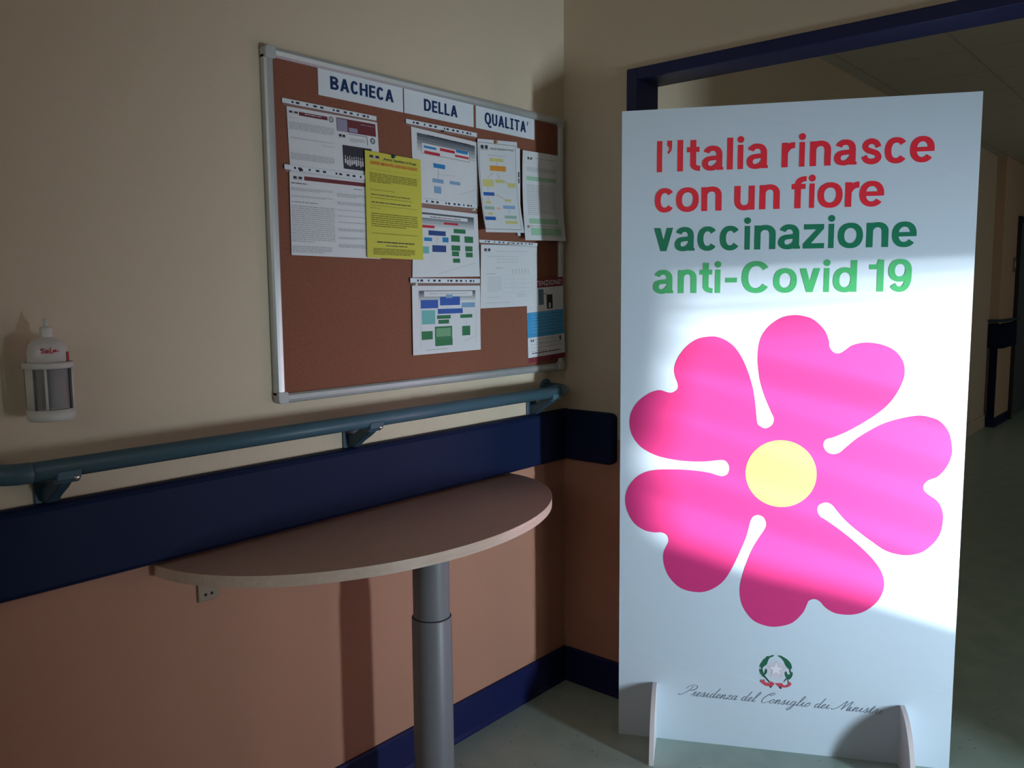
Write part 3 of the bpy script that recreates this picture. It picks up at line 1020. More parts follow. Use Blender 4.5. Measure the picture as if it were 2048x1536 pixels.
# ------------------------------------------------------------------ papers on the board
PRINTS = {
'news_top':[('r', 0.021, 0.05, 0.109, 0.084, 'logo'), ('r', 0.121, 0.046, 0.423, 0.095, 'maroon'), ('t', 0.182, 0.059, 0.355, 0.078, 1, 'pale'), ('c', 0.463, 0.074, 0.025, 'dark'), ('t', 0.017, 0.138, 0.094, 0.143, 1, 'dark'), ('t', 0.014, 0.189, 0.485, 0.295, 7, 'grey'), ('t', 0.017, 0.391, 0.486, 0.407, 4, 'grey'), ('r', 0.054, 0.495, 0.323, 0.495, 'blueink'), ('t', 0.35, 0.444, 0.484, 0.459, 1, 'grey'), ('t', 0.016, 0.552, 0.214, 0.553, 1, 'dark'), ('t', 0.014, 0.594, 0.472, 0.688, 6, 'grey'), ('r', 0.521, 0.031, 0.974, 0.211, 'maroon'), ('r', 0.524, 0.042, 0.641, 0.208, 'lilac'), ('r', 0.657, 0.143, 0.756, 0.201, 'lilac'), ('t', 0.796, 0.073, 0.956, 0.081, 1, 'pale'), ('r', 0.539, 0.252, 0.609, 0.299, 'logo'), ('l', 0.646, 0.231, 0.864, 0.233, 'dark'), ('l', 0.864, 0.233, 0.865, 0.349, 'dark'), ('t', 0.663, 0.284, 0.837, 0.345, 4, 'grey'), ('c', 0.93, 0.277, 0.027, 'dark'), ('r', 0.572, 0.395, 0.908, 0.722, 'dark'), ('f', 0.583, 0.554, 0.806, 0.68, 9, 'pale')],
'news_low':[('r', 0.037, 0.044, 0.125, 0.086, 'logo'), ('r', 0.148, 0.034, 0.973, 0.083, 'maroon'), ('t', 0.012, 0.122, 0.179, 0.138, 1, 'dark'), ('t', 0.011, 0.18, 0.455, 0.22, 3, 'grey'), ('t', 0.013, 0.273, 0.45, 0.296, 3, 'grey'), ('t', 0.011, 0.349, 0.286, 0.359, 1, 'dark'), ('t', 0.01, 0.394, 0.468, 0.846, 18, 'grey'), ('t', 0.01, 0.884, 0.433, 0.972, 4, 'grey'), ('t', 0.686, 0.124, 0.78, 0.135, 1, 'dark'), ('t', 0.492, 0.197, 0.973, 0.247, 3, 'grey'), ('t', 0.495, 0.303, 0.973, 0.344, 3, 'grey'), ('t', 0.494, 0.401, 0.973, 0.412, 2, 'grey'), ('t', 0.497, 0.476, 0.973, 0.489, 2, 'grey'), ('t', 0.501, 0.551, 0.973, 0.567, 2, 'grey'), ('t', 0.504, 0.635, 0.973, 0.675, 3, 'grey'), ('t', 0.507, 0.744, 0.973, 0.773, 3, 'grey'), ('t', 0.506, 0.834, 0.973, 0.882, 3, 'grey')],
'yellow':[('r', 0.076, 0.035, 0.241, 0.067, 'logo'), ('t', 0.279, 0.068, 0.907, 0.073, 1, 'olive'), ('t', 0.063, 0.093, 0.912, 0.129, 1, 'orangeb'), ('t', 0.077, 0.161, 0.917, 0.164, 1, 'olive'), ('t', 0.07, 0.198, 0.918, 0.29, 6, 'olive'), ('t', 0.07, 0.352, 0.506, 0.361, 1, 'olive'), ('t', 0.086, 0.397, 0.778, 0.409, 1, 'dark'), ('t', 0.072, 0.427, 0.819, 0.436, 1, 'olive'), ('t', 0.089, 0.468, 0.788, 0.482, 1, 'dark'), ('t', 0.069, 0.499, 0.9, 0.505, 1, 'olive'), ('t', 0.068, 0.525, 0.24, 0.533, 1, 'olive'), ('t', 0.078, 0.574, 0.911, 0.711, 7, 'olive'), ('t', 0.082, 0.761, 0.915, 0.77, 2, 'olive'), ('t', 0.167, 0.842, 0.846, 0.86, 1, 'dark'), ('t', 0.321, 0.876, 0.705, 0.888, 1, 'dark'), ('t', 0.101, 0.907, 0.84, 0.973, 5, 'olive')],
'org_top':[('g', 0.077, 0.063, 0.954, 0.091, 6, 'shade'), ('t', 0.227, 0.093, 0.876, 0.049, 1, 'dark'), ('o', 0.136, 0.183, 0.863, 0.335, 'dark'), ('r', 0.139, 0.189, 0.857, 0.324, 'white'), ('r', 0.169, 0.223, 0.35, 0.254, 'blue'), ('r', 0.173, 0.293, 0.403, 0.335, 'red'), ('r', 0.405, 0.21, 0.632, 0.253, 'red'), ('r', 0.651, 0.184, 0.835, 0.227, 'blue'), ('r', 0.632, 0.264, 0.85, 0.295, 'red'), ('r', 0.3, 0.449, 0.474, 0.513, 'blue'), ('r', 0.28, 0.671, 0.445, 0.728, 'softblue'), ('r', 0.541, 0.67, 0.706, 0.72, 'softblue'), ('r', 0.301, 0.779, 0.405, 0.881, 'softblue'), ('l', 0.372, 0.53, 0.368, 0.662, 'grey'), ('l', 0.37, 0.602, 0.623, 0.588, 'grey'), ('l', 0.677, 0.864, 0.963, 0.749, 'grey')],
'org_mid':[('g', 0.019, 0.064, 0.932, 0.181, 6, 'shade'), ('o', 0.019, 0.087, 0.833, 0.146, 'dark'), ('r', 0.022, 0.091, 0.83, 0.142, 'white'), ('t', 0.246, 0.115, 0.714, 0.133, 1, 'dark'), ('r', 0.043, 0.245, 0.312, 0.284, 'red'), ('r', 0.453, 0.182, 0.675, 0.213, 'red'), ('r', 0.223, 0.317, 0.478, 0.387, 'navy'), ('r', 0.16, 0.423, 0.274, 0.474, 'blue'), ('r', 0.428, 0.406, 0.519, 0.479, 'blue'), ('r', 0.114, 0.553, 0.229, 0.654, 'teal'), ('r', 0.277, 0.529, 0.481, 0.628, 'navy'), ('r', 0.602, 0.267, 0.789, 0.331, 'green'), ('r', 0.56, 0.365, 0.695, 0.463, 'green'), ('r', 0.769, 0.37, 0.907, 0.468, 'green'), ('r', 0.561, 0.519, 0.697, 0.6, 'green'), ('r', 0.568, 0.611, 0.676, 0.684, 'green'), ('r', 0.581, 0.719, 0.689, 0.783, 'green'), ('r', 0.776, 0.522, 0.892, 0.603, 'green'), ('r', 0.782, 0.62, 0.891, 0.695, 'green'), ('l', 0.361, 0.951, 0.93, 0.78, 'grey'), ('l', 0.349, 0.396, 0.347, 0.526, 'grey')],
'org_low':[('g', 0.089, 0.072, 0.923, 0.218, 6, 'shade'), ('r', 0.162, 0.082, 0.877, 0.158, 'white'), ('t', 0.241, 0.086, 0.791, 0.15, 1, 'grey'), ('r', 0.113, 0.206, 0.358, 0.33, 'navyb'), ('r', 0.385, 0.166, 0.682, 0.292, 'navyb'), ('r', 0.472, 0.132, 0.571, 0.185, 'softblue'), ('r', 0.705, 0.258, 0.914, 0.332, 'softblue'), ('r', 0.35, 0.343, 0.722, 0.417, 'navyb'), ('r', 0.125, 0.357, 0.312, 0.562, 'teal'), ('r', 0.338, 0.438, 0.538, 0.491, 'green'), ('r', 0.356, 0.505, 0.513, 0.564, 'green'), ('r', 0.683, 0.438, 0.868, 0.491, 'green'), ('r', 0.305, 0.603, 0.557, 0.779, 'green'), ('r', 0.323, 0.629, 0.538, 0.756, 'softgreen'), ('r', 0.709, 0.615, 0.833, 0.76, 'green'), ('r', 0.12, 0.663, 0.272, 0.785, 'green'), ('r', 0.306, 0.78, 0.561, 0.892, 'green'), ('l', 0.11, 0.555, 0.104, 0.911, 'grey'), ('l', 0.928, 0.336, 0.921, 0.901, 'grey'), ('l', 0.742, 0.848, 0.922, 0.776, 'grey'), ('t', 0.169, 0.91, 0.485, 0.969, 1, 'grey'), ('l', 0.773, 0.493, 0.771, 0.616, 'grey')],
'flow':[('l', 0.015, 0.037, 0.954, 0.044, 'dark'), ('l', 0.954, 0.044, 0.933, 0.968, 'dark'), ('l', 0.015, 0.037, -0.096, 0.649, 'dark'), ('l', -0.096, 0.649, -0.01, 0.961, 'dark'), ('l', -0.011, 0.965, 0.933, 0.968, 'dark'), ('r', 0.048, 0.063, 0.205, 0.118, 'logo'), ('t', 0.313, 0.076, 0.874, 0.112, 1, 'dark'), ('t', 0.178, 0.164, 0.703, 0.175, 1, 'grey'), ('r', 0.216, 0.196, 0.59, 0.231, 'lemon'), ('r', 0.203, 0.276, 0.643, 0.333, 'orange'), ('r', -0.048, 0.428, 0.259, 0.504, 'lemon'), ('r', 0.312, 0.424, 0.562, 0.46, 'lemon'), ('r', 0.674, 0.455, 0.899, 0.501, 'lemon'), ('r', -0.06, 0.566, 0.253, 0.603, 'blueb'), ('r', -0.0, 0.662, 0.138, 0.691, 'lemon'), ('r', 0.544, 0.635, 0.726, 0.658, 'lemon'), ('r', -0.048, 0.719, 0.234, 0.753, 'sage'), ('r', 0.285, 0.727, 0.409, 0.752, 'peach'), ('r', 0.474, 0.704, 0.823, 0.74, 'skyb'), ('r', 0.055, 0.784, 0.185, 0.811, 'lemon'), ('r', -0.036, 0.831, 0.259, 0.868, 'blueb'), ('r', 0.498, 0.814, 0.839, 0.847, 'sage'), ('r', 0.514, 0.871, 0.847, 0.903, 'lemon'), ('l', 0.397, 0.237, 0.39, 0.27, 'dark'), ('l', 0.265, 0.349, 0.107, 0.414, 'red'), ('l', 0.373, 0.349, 0.432, 0.417, 'dark'), ('l', 0.567, 0.433, 0.635, 0.462, 'dark'), ('l', 0.305, 0.587, 0.534, 0.637, 'red'), ('l', 0.056, 0.611, 0.074, 0.653, 'red'), ('l', 0.077, 0.511, 0.069, 0.549, 'dark'), ('l', 0.632, 0.749, 0.632, 0.796, 'dark')],
'right':[('r', 0.12, 0.068, 0.235, 0.098, 'logo'), ('t', 0.311, 0.067, 0.86, 0.081, 1, 'grey'), ('t', 0.251, 0.127, 0.472, 0.129, 1, 'grey'), ('t', 0.103, 0.175, 0.861, 0.226, 5, 'grey'), ('r', 0.096, 0.278, 0.857, 0.326, 'mint'), ('t', 0.097, 0.374, 0.823, 0.723, 16, 'grey'), ('r', 0.12, 0.751, 0.839, 0.81, 'mint'), ('t', 0.14, 0.826, 0.853, 0.847, 1, 'grey'), ('r', 0.146, 0.857, 0.9, 0.942, 'mint')],
'table':[('r', 0.054, 0.061, 0.155, 0.114, 'logo'), ('t', 0.249, 0.083, 0.842, 0.126, 1, 'faint'), ('t', 0.105, 0.159, 0.655, 0.204, 1, 'faint'), ('t', 0.265, 0.219, 0.639, 0.315, 2, 'faint'), ('t', 0.243, 0.354, 0.39, 0.379, 1, 'grey'), ('v', 0.518, 0.369, 0.857, 0.456, 6, 'grey'), ('t', 0.093, 0.446, 0.244, 0.472, 1, 'grey'), ('t', 0.107, 0.506, 0.355, 0.753, 9, 'faint'), ('o', 0.398, 0.477, 0.903, 0.764, 'faint'), ('l', 0.398, 0.545, 0.903, 0.555, 'faint'), ('l', 0.399, 0.613, 0.903, 0.624, 'faint'), ('l', 0.399, 0.68, 0.903, 0.694, 'faint'), ('l', 0.563, 0.48, 0.563, 0.753, 'faint'), ('l', 0.732, 0.482, 0.731, 0.759, 'faint'), ('t', 0.109, 0.811, 0.341, 0.853, 1, 'faint'), ('t', 0.624, 0.796, 0.793, 0.857, 2, 'faint'), ('t', 0.068, 0.895, 0.504, 0.948, 1, 'faint')],
'attn':[('r', 0.313, 0.13, 0.454, 0.317, 'slate'), ('r', 0.459, 0.174, 0.565, 0.197, 'grey'), ('r', 0.532, 0.201, 0.694, 0.372, 'black'), ('r', 0.59, 0.3, 0.64, 0.36, 'pale'), ('r', 0.001, 0.396, 0.989, 0.697, 'sky'), ('t', 0.087, 0.408, 0.969, 0.667, 7, 'skyp'), ('r', 0.072, 0.725, 0.159, 0.756, 'logo'), ('r', 0.855, 0.718, 0.895, 0.77, 'black'), ('t', 0.213, 0.725, 0.784, 0.8, 2, 'grey'), ('t', 0.069, 0.781, 0.908, 0.899, 3, 'grey'), ('t', 0.1, 0.867, 0.871, 0.949, 1, 'dark')],
}
CORN = {
'news_top':[(-1.1652, 1.9197, 0.0145), (-0.8728, 1.9217, 0.0145), (-0.8628, 1.7334, 0.0145), (-1.1601, 1.7322, 0.0145)],
'news_low':[(-1.1648, 1.7591, 0.016), (-0.8674, 1.761, 0.016), (-0.8743, 1.5498, 0.016), (-1.1671, 1.5525, 0.016)],
'yellow':[(-0.9245, 1.8408, 0.0215), (-0.7181, 1.8373, 0.0215), (-0.7149, 1.5505, 0.0215), (-0.9249, 1.5523, 0.0215)],
'org_top':[(-0.7462, 1.9288, 0.0145), (-0.4663, 1.9194, 0.0145), (-0.4654, 1.7247, 0.0145), (-0.7403, 1.7251, 0.0145)],
'org_mid':[(-0.7462, 1.7032, 0.016), (-0.4721, 1.6994, 0.016), (-0.4641, 1.5047, 0.016), (-0.754, 1.4992, 0.016)],
'org_low':[(-0.7583, 1.4753, 0.0178), (-0.4665, 1.4763, 0.0178), (-0.4667, 1.2729, 0.0178), (-0.7592, 1.2719, 0.0178)],
'flow':[(-0.4725, 1.9302, 0.0205), (-0.2826, 1.943, 0.0205), (-0.2827, 1.6485, 0.05), (-0.4703, 1.6418, 0.05)],
'right':[(-0.2559, 1.9208, 0.0225), (-0.0543, 1.9238, 0.0265), (-0.0445, 1.6318, 0.042), (-0.2677, 1.6255, 0.042)],
'table':[(-0.4603, 1.6051, 0.0185), (-0.1779, 1.6123, 0.0185), (-0.1782, 1.4083, 0.0185), (-0.4663, 1.4036, 0.0185)],
'attn':[(-0.2329, 1.4964, 0.0147), (-0.044, 1.5073, 0.026), (-0.0295, 1.2211, 0.026), (-0.2236, 1.2117, 0.0147)],
}



def sheet_map(c, curl):
    def P(a, bb, off=0.0):
        q = bb ** 2.2 if curl else bb
        x = (c[0][0] * (1 - a) + c[1][0] * a) * (1 - bb) + (c[3][0] * (1 - a) + c[2][0] * a) * bb
        z = (c[0][1] * (1 - a) + c[1][1] * a) * (1 - bb) + (c[3][1] * (1 - a) + c[2][1] * a) * bb
        d = (c[0][2] * (1 - a) + c[1][2] * a) * (1 - q) + (c[3][2] * (1 - a) + c[2][2] * a) * q
        return (x, -(d + off), z)
    return P


def paper(key, name, label, cat, paper_ink='white', curl=False, group='papers pinned to the notice board', fixit=None):
    c = CORN[key]
    P = sheet_map(c, curl)
    w = abs(c[1][0] - c[0][0])
    h = abs(c[0][1] - c[3][1])
    loc = (sum(p[0] for p in c) / 4, -0.012, c[3][1])
    root = thing(name, label, cat, loc, group=group)
    m = MB()
    nb = 14 if curl else 1
    pm = ink(paper_ink)
    T = 0.0009
    for i in range(nb):
        b0, b1 = i / nb, (i + 1) / nb
        m.face([P(0, b0), P(1, b0), P(1, b1), P(0, b1)], pm, curl)
        m.face([P(0, b0, -T), P(0, b1, -T), P(1, b1, -T), P(1, b0, -T)], pm, curl)
        m.face([P(0, b0, -T), P(0, b0), P(0, b1), P(0, b1, -T)], pm)
        m.face([P(1, b0), P(1, b0, -T), P(1, b1, -T), P(1, b1)], pm)
    m.face([P(0, 0, -T), P(1, 0, -T), P(1, 0), P(0, 0)], pm)
    m.face([P(0, 1), P(1, 1), P(1, 1, -T), P(0, 1, -T)], pm)
    lay = [0.0003]

    def rect(a0, b0, a1, b1, mt):
        k = max(1, int(abs(b1 - b0) * 14)) if curl else 1
        for i in range(k):
            c0, c1 = b0 + (b1 - b0) * i / k, b0 + (b1 - b0) * (i + 1) / k
            m.face([P(a0, c0, lay[0]), P(a1, c0, lay[0]), P(a1, c1, lay[0]), P(a0, c1, lay[0])], mt)

    def line(a0, b0, a1, b1, mt, th=0.0011):
        dx, dz = (a1 - a0) * w, (b1 - b0) * h
        L = math.hypot(dx, dz) or 1
        na, nb_ = -dz / L * th / 2 / w, dx / L * th / 2 / h
        k = 8 if curl else 1
        for i in range(k):
            s0, s1 = i / k, (i + 1) / k
            p0 = (a0 + (a1 - a0) * s0, b0 + (b1 - b0) * s0)
            p1 = (a0 + (a1 - a0) * s1, b0 + (b1 - b0) * s1)
            m.face([P(p0[0] + na, p0[1] + nb_, lay[0]), P(p1[0] + na, p1[1] + nb_, lay[0]),
                    P(p1[0] - na, p1[1] - nb_, lay[0]), P(p0[0] - na, p0[1] - nb_, lay[0])], mt)

    for it in PRINTS[key]:
        lay[0] += 0.00004
        ty = it[0]
        if (ty == 't' and it[6] == 'orangeb') or (key == 'yellow' and ty == 't' and it[2] < 0.06 and it[1] > 0.2) or (key == 'flow' and ty == 't' and it[6] == 'dark'):
            continue
        g = list(it[1:])
        if fixit and ty in 'rtlo':
            for ai, bi in ((0, 1), (2, 3)):
                g[ai] = fixit(g[ai], g[bi])
        if ty in 'rtgofv':
            g[0], g[2] = max(0.0, min(g[0], g[2])), min(1.0, max(g[0], g[2]))
        if ty == 'r' and g[4] == 'logo':
            a0, b0, a1, b1 = g[:4]
            s = (a1 - a0)
            hh = (b1 - b0)
            rect(a0, b0, a0 + s * 0.38, b0 + hh * 0.72, ink('dark'))
            rect(a0 + s * 0.62, b0, a1, b0 + hh * 0.72, ink('dark'))
            rect(a0 + s * 0.42, b0 + hh * 0.1, a0 + s * 0.58, b0 + hh * 0.66, ink('grey'))
            rect(a0, b0 + hh * 0.8, a1, b1, ink('grey'))
        elif ty == 'r':
            rect(*g[:4], ink(g[4]))
        elif ty == 'l':
            line(*g[:4], ink(g[4]))
        elif ty == 'o':
            a0, b0, a1, b1, mt = g
            for q in ((a0, b0, a1, b0), (a1, b0, a1, b1), (a1, b1, a0, b1), (a0, b1, a0, b0)):
                line(*q, ink(mt), 0.001)
        elif ty == 'g':
            a0, b0, a1, b1, k, _ = g
            b1 = {'org_top': 0.36, 'org_mid': 0.30, 'org_low': 0.25}[key]
            for i in range(k):
                rect(a0, b0 + (b1 - b0) * i / k, a1, b0 + (b1 - b0) * (i + 1) / k, ink('shade%d' % i))
        elif ty == 'c':
            a, bb, r, mt = g
            for r0, r1, mm in ((0.72, 1.0, ink(mt)), (0.0, 0.5, ink('grey'))):
                for i in range(16):
                    q0, q1 = 2 * math.pi * i / 16, 2 * math.pi * (i + 1) / 16
                    f_ = w / h
                    m.face([P(a + r * r0 * math.cos(q0), bb + r * f_ * r0 * math.sin(q0), lay[0]),
                            P(a + r * r1 * math.cos(q0), bb + r * f_ * r1 * math.sin(q0), lay[0]),
                            P(a + r * r1 * math.cos(q1), bb + r * f_ * r1 * math.sin(q1), lay[0]),
                            P(a + r * r0 * math.cos(q1), bb + r * f_ * r0 * math.sin(q1), lay[0])], mm)
        elif ty == 'v':
            a0, b0, a1, b1, k, mt = g
            for i in range(k):
                a = a0 + (a1 - a0) * (i + 0.5) / k
                hgt = random.uniform(0.6, 1)
                rect(a - 0.006, b1 - (b1 - b0) * hgt, a + 0.006, b1, ink(mt))
        elif ty == 'f':
            a0, b0, a1, b1, k, mt = g
            for i in range(k):
                a = a0 + (a1 - a0) * (i + 0.5) / k
                ws = (a1 - a0) / k * random.uniform(0.28, 0.4)
                tp = b0 + (b1 - b0) * random.uniform(0, 0.25)
                rect(a - ws, tp + 0.02, a + ws, b1 - (b1 - b0) * random.uniform(0, 0.35), ink(mt))
                rect(a - ws * 0.45, tp - 0.025, a + ws * 0.45, tp + 0.012, ink(mt))
        elif ty == 't':
            a0, b0, a1, b1, k, mt = g
            if key == 'attn' and mt == 'dark':
                b0, b1 = 0.885, 0.905
            b0, b1 = min(b0, b1), max(b0, b1)
            for i in range(k):
                rb = b0 + (b1 - b0) * i / k
                fill = 0.80 if mt == 'orangeb' else 0.58
                lim = {'orangeb': 0.0075, 'dark': 0.0042, 'pale': 0.004}.get(mt, 0.0026)
                re_ = rb + min((b1 - b0) / k * fill, lim / h)
                if k == 1 and (b1 - b0) * fill > lim / h:
                    rb, re_ = rb + (b1 - b0) / 2 - lim / h / 2, rb + (b1 - b0) / 2 + lim / h / 2
                a = a0
                last = a0 + (a1 - a0) * (random.uniform(0.35, 0.95) if (i == k - 1 and k > 2) else 1.0)
                while a < last - 0.006:
                    wd = random.uniform(0.006, 0.032) / w * (0.6 if key != 'yellow' else 0.8)
                    if mt in ('orangeb',):
                        wd *= 1.6
                    e_ = min(last, a + wd)
                    rect(a, rb, e_, re_, ink(mt))
                    a = e_ + 0.0022 / w
    return root, m, P, loc


def finish(root, m, loc, name='sheet'):
    o = m.build(name, root, loc, fix=False)
    return o


def strip(root, loc, xa, xb, za, zb, d, film_to=None, slope=0.0, vertical=False):
    """white punched strip of a clear document sleeve, with its dark holes, and the film below it"""
    m = MB()
    mt = ink('signpaper')
    T = 0.0008

    def Q(x, z, off=0):
        return (x, -(d + off), z + slope * (x - xa))
    m.face([Q(xa, zb), Q(xb, zb), Q(xb, za), Q(xa, za)], mt)
    m.face([Q(xa, zb, -T), Q(xa, za, -T), Q(xb, za, -T), Q(xb, zb, -T)], mt)
    m.face([Q(xa, za), Q(xb, za), Q(xb, za, -T), Q(xa, za, -T)], mt)
    m.face([Q(xa, zb), Q(xa, zb, -T), Q(xb, zb, -T), Q(xb, zb)], mt)
    hz0, hz1 = zb + (za - zb) * 0.28, zb + (za - zb) * 0.72
    if not vertical:
        for fr, wd in ((0.10, .010), (0.15, .018), (0.245, .009), (0.325, .018), (0.395, .016), (0.52, .009), (0.565, .016), (0.645, .016), (0.71, .016),
                       (0.785, .009), (0.855, .016), (0.90, .010)):
            a = xa + (xb - xa) * fr
            hw = wd * 0.5 * 0.62
            m.face([Q(a - hw, hz0, .0003), Q(a + hw, hz0, .0003), Q(a + hw, hz1, .0003), Q(a - hw, hz1, .0003)], ink('dark'))
    else:
        for fr, wd in ((0.30, .018), (0.37, .016), (0.55, .010), (0.62, .016), (0.75, .016), (0.82, .010)):
            z = za + (zb - za) * fr
            hw = wd * 0.5
            x_0, x_1 = xa + (xb - xa) * 0.28, xa + (xb - xa) * 0.72
            m.face([Q(x_0, z - hw, .0003), Q(x_1, z - hw, .0003), Q(x_1, z + hw, .0003), Q(x_0, z + hw, .0003)], ink('dark'))
    m.build('punched_strip', root, loc, fix=False)['label'] = 'white punched strip of the plastic sleeve'
    if film_to is not None:
        m = MB()
        m.face([Q(xa + 0.003, zb, -0.0003), Q(xb - 0.002, zb, -0.0003), Q(xb - 0.002, film_to, -0.0003), Q(xa + 0.003, film_to, -0.0003)], FILM)
        m.build('clear_film', root, loc, fix=False)


r, m, P, loc = paper('news_top', 'newsletter_page', 'landscape newsletter page with maroon banner and group photo at top left of the board', 'notice')
finish(r, m, loc)
strip(r, loc, -1.1775, -0.8745, 1.938, 1.9265, 0.0146, 1.920)
r, m, P, loc = paper('news_low', 'newsletter_page', 'landscape two-column text page hanging below the newsletter with the group photo', 'notice')
finish(r, m, loc)
strip(r, loc, -1.180, -0.872, 1.7765, 1.7645, 0.0178, 1.759, slope=-0.010)
r, m, P, loc = paper('org_top', 'organisation_chart', 'chart page with blue and red boxes directly under the DELLA header', 'notice')
finish(r, m, loc)
strip(r, loc, -0.7665, -0.4700, 1.9475, 1.9350, 0.0158, 1.929)
r, m, P, loc = paper('org_mid', 'organisation_chart', 'middle chart page with two columns of dark green boxes beside the yellow notice', 'notice')
finish(r, m, loc)
strip(r, loc, -0.7640, -0.4740, 1.7285, 1.7155, 0.0182, 1.703)
r, m, P, loc = paper('org_low', 'organisation_chart', 'lowest chart page with teal square and green boxes in the middle of the board', 'notice')
finish(r, m, loc)
strip(r, loc, -0.7655, -0.4680, 1.4975, 1.4835, 0.0192, 1.475)
r, m, P, loc = paper('yellow', 'yellow_notice', 'bright yellow notice with orange heading pinned over the white pages', 'notice', 'yellowpaper')
finish(r, m, loc)
def heading(root, loc, P, body, a0, b_base, a1, hgt, mt, bold, shear, lab, off=0.0009):
    v, f, bd = text_shape(body, bold, 1.05, 3)
    m = MB()
    m.raw([P(a0 + ((x + shear * y) - bd[0]) / (bd[1] - bd[0]) * (a1 - a0), b_base - y / 0.69 * hgt, off) for x, y in v], f, mt)
    m.build('lettering', root, loc, fix=False)['label'] = lab


heading(r, loc, P, 'SERVIZIO MENSA PER ASSISTENZA DEGENTI', 0.085, 0.118, 0.93, 0.028, ink('orangeb'), 0.03, 0.0, 'orange capital heading')
heading(r, loc, P, 'Azienda Ospedaliera di Perugia', 0.31, 0.062, 0.91, 0.020, ink('dark'), 0.01, 0.35, 'dark slanted heading')
r, m, P, loc = paper('attn', 'warning_poster', 'warning poster with dark red heading and blue band at the right edge of the board', 'poster')
c = CORN['attn']
m2 = MB()


def aband(b0, b1, mt, off):
    m.face([P(-0.001, b0, off), P(1.001, b0, off), P(1.001, b1, off), P(-0.001, b1, off)], mt)


aband(0.0, 0.108, ink('band'), 0.0006)
aband(0.938, 1.0, ink('band'), 0.0006)
finish(r, m, loc)
v, f, bd = text_shape('ATTENZIONE!', 0.012, 1.15)
m = MB()
m.raw([P(0.055 + (x - bd[0]) / (bd[1] - bd[0]) * 0.905, 0.084 - (y / 0.69) * 0.056, 0.0012) for x, y in v], f, ink('white'))
m.build('lettering', r, loc, fix=False)['label'] = 'white capital lettering on dark red'
r, m, P, loc = paper('table', 'signature_form', 'pale form page with faint grid and small bars under the flow chart', 'notice')
finish(r, m, loc)
strip(r, loc, -0.4685, -0.1760, 1.6200, 1.6110, 0.0192, 1.605)
r, m, P, loc = paper('flow', 'flow_chart', 'curled flow chart page with orange and yellow boxes below the QUALITA header', 'notice', curl=True,
                     fixit=lambda a, bb: a + 0.12 * math.sin(math.pi * min(1, max(0, bb))) * (1 - a))
finish(r, m, loc)
strip(r, loc, -0.2815, -0.2665, 1.925, 1.640, 0.0196, None, vertical=True)
heading(r, loc, P, 'Azienda Ospedaliera di Perugia', 0.30, 0.104, 0.90, 0.022, ink('dark'), 0.0, 0.4, 'dark slanted heading')
r, m, P, loc = paper('right', 'list_page', 'curled pale list page with mint bands at the right end of the board', 'notice', curl=True)
finish(r, m, loc)

# push pins
pin_green = mat('dark green pin plastic', (20, 84, 84), 0.35)
pin_white = mat('white pin plastic', (220, 220, 216), 0.35)
pin_dark = mat('dark pin plastic', (40, 42, 60), 0.35)
for px, pz, d, mt, lab in (
        (-0.8255, 1.8345, 0.0219, pin_green, 'dark green push pin at the top edge of the yellow notice'),
        (-0.4945, 1.7120, 0.0166, pin_white, 'white push pin between the upper chart page and the middle one'),
        (-0.7485, 1.4795, 0.0196, pin_white, 'white push pin at the left of the lowest chart page'),
        (-0.3305, 1.6125, 0.0196, pin_white, 'white push pin at the top of the pale form page'),
        (-0.6235, 1.9320, 0.0156, pin_dark, 'dark push pin under the punched strip below the DELLA header'),
        (-1.1335, 1.7655, 0.0184, pin_dark, 'dark push pin on the strip of the two-column text page'),
        (-0.3930, 1.9290, 0.0215, mat('tan pin plastic', (182, 140, 100), 0.4), 'tan push pin at the top of the curled flow chart'),
        (-0.2500, 1.6700, 0.0400, pin_white, 'white push pin on the lower left corner of the curled list page')):
    m = MB()
    m.lathe([(0.0, 0.0085), (0.0042, 0.0085), (0.0048, 0.007), (0.0036, 0.005), (0.0030, 0.0022), (0.0052, 0.0012), (0.0052, 0.0), (0.0008, 0.0), (0.0006, -0.006), (0, -0.007)],
            (px, -d, pz), mt, 16, 'y')
    if mt is pin_dark:
        m.v = [(px + (x - px) * 0.55, y, pz + (z - pz) * 0.55) for x, y, z in m.v]
    tag(m.build('push_pin', None, (px, -d, pz)), lab, 'push pin', 'push pins on the notice board')

